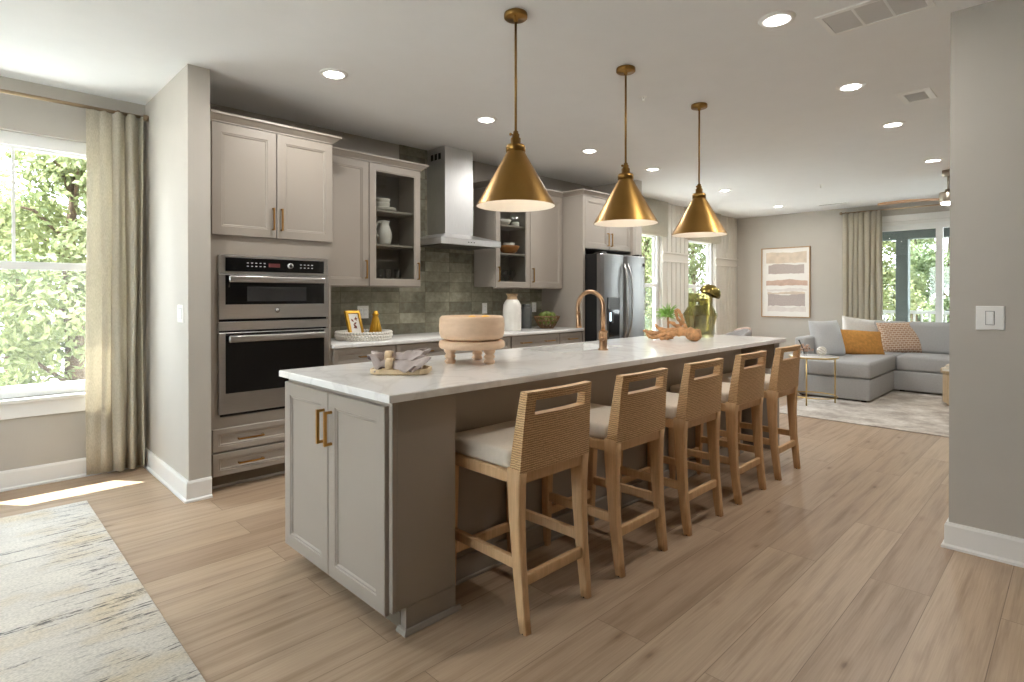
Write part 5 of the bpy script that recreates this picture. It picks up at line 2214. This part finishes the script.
for k, (dx_, dy_, dz_, lab) in enumerate(((-0.055, -0.04, 0.085, 'green fruit in the dark wicker bowl, at the left front'), (0.05, -0.05, 0.085, 'green fruit in the dark wicker bowl, at the right front'), (0.055, 0.05, 0.088, 'green fruit in the dark wicker bowl, at the right back'), (-0.05, 0.055, 0.088, 'green fruit in the dark wicker bowl, at the left back'), (0.0, -0.01, 0.155, 'green fruit topping the heap in the dark wicker bowl'), (0.075, -0.005, 0.145, 'green fruit in the upper layer of the dark wicker bowl, at the right'), (-0.07, 0.0, 0.145, 'green fruit in the upper layer of the dark wicker bowl, at the left'))):
    f_ = thing('pear', lab, 'fruit', (FBX + dx_, FBY + dy_, KZ + dz_), 'green fruit in the wicker bowl')
    mb = MB('green_fruit')
    mb.M = Matrix.Translation((FBX + dx_, FBY + dy_, KZ + dz_)) @ Matrix.Rotation(rnd.uniform(0, 6), 4, 'Z') @ Matrix.Rotation(rnd.uniform(0.3, 1.3), 4, 'X')
    mb.lathe([(0, -0.045), (0.02, -0.044), (0.038, -0.028), (0.043, -0.004), (0.036, 0.018), (0.024, 0.036), (0.016, 0.048), (0, 0.053)], (0, 0, 0), 18)
    mb.build('flesh', f_)

# ------------------------------------------------------------------ crockery behind the cabinet glass
def lathe_thing(name, label, cat, loc, prof, mat, group=None, part='body', n=28):
    t = thing(name, label, cat, loc, group)
    mb = MB(mat)
    mb.lathe(prof, loc, n)
    mb.build(part, t)
    return t


S1, S2, S0 = 2.044, 1.743, 1.404
lathe_thing('plate', 'white plate lying on the top shelf behind the left glass door', 'plate', (2.76, 4.44, S1), [(0, 0.001), (0.07, 0.001), (0.12, 0.014), (0.122, 0.018), (0.07, 0.006), (0, 0.006)], 'ceramic_white')
lathe_thing('plate', 'white plate lying on another plate on the top shelf, left glass door', 'plate', (2.76, 4.44, S1 + 0.008), [(0, 0.002), (0.07, 0.002), (0.115, 0.018), (0.117, 0.024), (0.07, 0.008), (0, 0.008)], 'ceramic_white')
bp = [(0, 0.001), (0.04, 0.001), (0.07, 0.02), (0.08, 0.05), (0.083, 0.06), (0.078, 0.058), (0.066, 0.022), (0.0, 0.012)]
lathe_thing('bowl', 'white bowl on the plates of the top shelf, left glass door, lower of two', 'bowl', (2.74, 4.44, S1 + 0.017), bp, 'ceramic_white')
lathe_thing('bowl', 'white bowl stacked on the other one on the top shelf, left glass door', 'bowl', (2.74, 4.44, S1 + 0.017 + 0.034), bp, 'ceramic_white')
pt = thing('pitcher', 'tall white ceramic pitcher with a looped handle behind the left glass door', 'pitcher', (2.76, 4.42, S2))
mb = MB('ceramic_white')
mb.lathe([(0, 0.001), (0.048, 0.001), (0.056, 0.01), (0.07, 0.07), (0.068, 0.11), (0.05, 0.16), (0.042, 0.185), (0.048, 0.21), (0.052, 0.216), (0.045, 0.212), (0.037, 0.185), (0.045, 0.16), (0.06, 0.1), (0, 0.02)], (2.76, 4.42, S2), 32)
mb.build('body', pt)
mb = MB('ceramic_white')
pts = []
for k in range(13):
    a = radians(80 + 200 * k / 12)
    pts.append((2.76 - 0.05 + 0.045 * cos(a), 4.42 - 0.01, S2 + 0.135 + 0.068 * sin(a)))
mb.tube(pts, 0.0085, 10)
mb.build('handle', pt)
glp = [(0, 0.001), (0.026, 0.001), (0.03, 0.008), (0.033, 0.125), (0.030, 0.125), (0.027, 0.012), (0, 0.01)]
for x, y, lab in ((2.70, 4.40, 'clear drinking glass on the cabinet floor, left of three behind the left glass door'), (2.80, 4.42, 'clear drinking glass on the cabinet floor, middle of three behind the left glass door'), (2.89, 4.40, 'clear drinking glass on the cabinet floor, right of three behind the left glass door')):
    lathe_thing('drinking_glass', lab, 'glass', (x, y, S0), glp, 'clear_glass', 'drinking glasses in the left cabinet')
wgp = [(0, 0.001), (0.034, 0.001), (0.03, 0.005), (0.005, 0.01), (0.004, 0.07), (0.02, 0.085), (0.036, 0.115), (0.036, 0.14), (0.03, 0.165), (0.028, 0.165), (0.034, 0.14), (0.03, 0.11), (0, 0.085)]
for x, y, lab in ((4.17, 4.42, 'stemmed wine glass on the cabinet floor, left of two behind the right glass door'), (4.28, 4.43, 'stemmed wine glass on the cabinet floor, middle one behind the right glass door'), (4.385, 4.42, 'stemmed wine glass on the cabinet floor, right one behind the right glass door')):
    lathe_thing('wine_glass', lab.replace('left of two', 'left one'), 'glass', (x, y, S0), wgp, 'clear_glass', 'wine glasses in the right cabinet')
lathe_thing('bowl', 'honey brown wooden bowl on the lower shelf behind the right glass door', 'bowl', (4.34, 4.43, S2), [(0, 0.001), (0.05, 0.001), (0.09, 0.03), (0.112, 0.075), (0.116, 0.09), (0.108, 0.088), (0.085, 0.035), (0, 0.02)], 'honey_bowl')
lathe_thing('bowl', 'small white bowl set inside the honey brown wooden bowl', 'bowl', (4.34, 4.43, S2 + 0.021), [(0, 0.001), (0.03, 0.001), (0.055, 0.04), (0.065, 0.10), (0.062, 0.10), (0.05, 0.042), (0, 0.012)], 'ceramic_white')
lathe_thing('bowl', 'wide white bowl on the top shelf behind the right glass door', 'bowl', (4.23, 4.43, S1), [(0, 0.001), (0.05, 0.001), (0.09, 0.03), (0.105, 0.062), (0.10, 0.06), (0.085, 0.032), (0, 0.014)], 'ceramic_white')
lathe_thing('candle_jar', 'small lidded white jar on the top shelf behind the right glass door', 'jar', (4.43, 4.42, S1), [(0, 0.001), (0.04, 0.001), (0.044, 0.01), (0.044, 0.05), (0.035, 0.058), (0, 0.06)], 'ceramic_white')

# ------------------------------------------------------------------ outside: porch, ground, trees
mb = MB('bounce_ground')
mb.box(-40, 60, -40, 60, -0.9, -0.6)
struct(mb.build('ground'))
mb = MB('deck')
mb.box(XF + 0.16, 13.25, -3.0, 6.0, -0.2, -0.03)
struct(mb.build('floor_porch'))
mb = MB('porch_paint')
mb.box(XF + 0.16, 13.3, -3.0, 6.0, 2.52, 2.72)
struct(mb.build('roof_porch'))
mb = MB('porch_paint')
mb.box(12.9, 13.1, -3.0, 6.0, 2.36, 2.52)
struct(mb.build('beam_porch'))
for y_, lab in ((2.44, 'dark grey square porch post outside the sliding door'),):
    po = thing('porch_post', lab, 'post', (13.0, y_, -0.03))
    mb = MB('porch_paint')
    mb.box(12.9, 13.1, y_ - 0.1, y_ + 0.1, -0.029, 2.358, 0.006)
    mb.build('shaft', po)
    mb = MB('porch_paint')
    mb.box(12.88, 13.12, y_ - 0.12, y_ + 0.12, -0.029, 0.14, 0.006)
    mb.build('plinth', po)
for ya, yb, lab in ((-1.4, 2.32, 'white porch railing outside between the grey post and the right wall'), (2.56, 5.48, 'white porch railing outside, on the curtain side of the grey post')):
    rl = thing('porch_railing', lab, 'railing', (13.0, (ya + yb) / 2, 0))
    mb = MB('vinyl_white')
    mb.box(12.96, 13.04, ya, yb, 0.94, 1.0, 0.004)
    mb.build('top_rail', rl)
    mb = MB('vinyl_white')
    mb.box(12.97, 13.03, ya, yb, 0.08, 0.13, 0.004)
    mb.build('bottom_rail', rl)
    mb = MB('vinyl_white')
    n = int((yb - ya) / 0.12)
    for k in range(n):
        yy = ya + (k + 0.5) * (yb - ya) / n
        mb.box(12.985, 13.015, yy - 0.015, yy + 0.015, 0.128, 0.942)
    b = mb.build('balusters', rl)
    b['kind'] = 'stuff'


def make_tree(mat, seed, nleaf, H_, Rr, label, group):
    rnd = random.Random(seed)
    t = thing('leafy_tree', label, 'tree', (0, 0, 0), group, local=True)
    mb = MB('bark')
    pts = [(0, 0, 0), (0.05, 0.02, H_ * 0.3), (-0.03, 0.06, H_ * 0.6), (0.03, 0.0, H_ * 0.9)]
    mb.tube(pts, [0.15, 0.12, 0.08, 0.03], 8)
    blobs = []
    for k in range(26):
        z = H_ * rnd.uniform(0.12, 0.95)
        rad = Rr * (1 - 0.55 * (z / H_) ** 2) * rnd.uniform(0.35, 0.95)
        a = rnd.uniform(0, 2 * pi)
        c = Vector((rad * cos(a), rad * sin(a), z))
        blobs.append((c, rnd.uniform(0.45, 0.9) * Rr * 0.55))
        if k % 2 == 0:
            mb.tube([(0, 0, max(0.2, z - 0.5)), tuple(c * 0.6 + Vector((0, 0, z * 0.38))), tuple(c)], [0.035, 0.02, 0.008], 5)
    mb.build('trunk', t)
    mb = MB(mat)
    vs, fs = [], []
    for k in range(nleaf):
        c, r = blobs[rnd.randrange(len(blobs))]
        d = Vector((rnd.gauss(0, 1), rnd.gauss(0, 1), rnd.gauss(0, 0.8)))
        d.normalize()
        p = c + d * r * rnd.uniform(0.45, 1.0) ** 0.6
        if p.z < 0.05:
            continue
        s_ = rnd.uniform(0.03, 0.07)
        nrm = (d + Vector((rnd.gauss(0, 0.6), rnd.gauss(0, 0.6), rnd.gauss(0.4, 0.6)))).normalized()
        u = nrm.orthogonal().normalized()
        u = Matrix.Rotation(rnd.uniform(0, 6.28), 3, nrm) @ u
        w_ = nrm.cross(u)
        b0_ = len(vs)
        vs += [tuple(p - u * s_), tuple(p + w_ * s_ * 0.5 + nrm * s_ * 0.15), tuple(p + u * s_), tuple(p - w_ * s_ * 0.5 + nrm * s_ * 0.15)]
        fs.append((b0_, b0_ + 1, b0_ + 2, b0_ + 3))
    mb.faces(vs, fs)
    mb.build('foliage', t)
    return t


VA = [make_tree('leaf_green', 1, 16000, 5.2, 1.25, 'dense green tree seen through the big left window', 'trees outside the left window'),
      make_tree('leaf_yellow', 2, 13000, 4.0, 1.25, 'pale yellow-green tree seen through the big left window', 'trees outside the left window')]
SPOTS = [
    # through the left window
    ('L', 0, -1.6, 9.5, 0.2), ('L', 1, 1.15, 9.3, 1.1), ('L', 0, 3.9, 9.6, 2.0), ('L', 1, -0.7, 12.3, 2.9), ('L', 0, 2.7, 12.8, 4.1), ('L', 1, 0.9, 15.3, 3.3),
    # through the dining windows
    ('D', 0, 10.8, 8.3, 0.4), ('D', 1, 13.6, 8.5, 1.4), ('D', 1, 16.4, 8.6, 3.7), ('D', 0, 13.2, 11.4, 2.5), ('D', 0, 16.2, 11.5, 4.8), ('D', 1, 19.0, 11.6, 5.5),
    # through the sliding door
    ('L', 0, -4.0, 12.6, 1.0), ('L', 0, 3.8, 15.4, 0.6), ('L', 0, -2.0, 15.3, 2.2), ('L', 1, 6.0, 12.7, 3.0),
    ('S', 0, 22.4, 3.9, 0.4), ('S', 0, 22.3, 1.0, 2.6), ('S', 0, 22.4, 6.9, 1.2), ('S', 1, 16.4, 6.3, 3.1),
    ('S', 1, 16.4, 3.9, 0.9), ('S', 0, 16.6, 1.1, 1.9), ('S', 1, 16.4, -1.7, 2.8), ('S', 0, 19.4, 5.3, 3.9), ('S', 0, 19.3, 2.5, 4.9), ('S', 1, 19.5, -0.3, 5.7)]
WHERE = {'L': ('seen through the big left window', 'trees outside the left window'), 'D': ('seen through the two narrow dining windows', 'trees outside the dining windows'), 'S': ('beyond the porch railing outside the sliding door', 'trees outside the sliding door')}
used = set()
for w_, k, x, y, rz in SPOTS:
    lab = ('dense green tree ' if k == 0 else 'pale yellow-green tree ') + WHERE[w_][0]
    g = WHERE[w_][1] + (', dense green' if k == 0 else ', pale')
    if k not in used:
        used.add(k)
        VA[k].location = (x, y, -0.6)
        VA[k].rotation_euler = (0, 0, rz)
        VA[k]['label'] = lab
        VA[k]['group'] = g
    else:
        dup(VA[k], (x, y, -0.6), lab, rz, g)
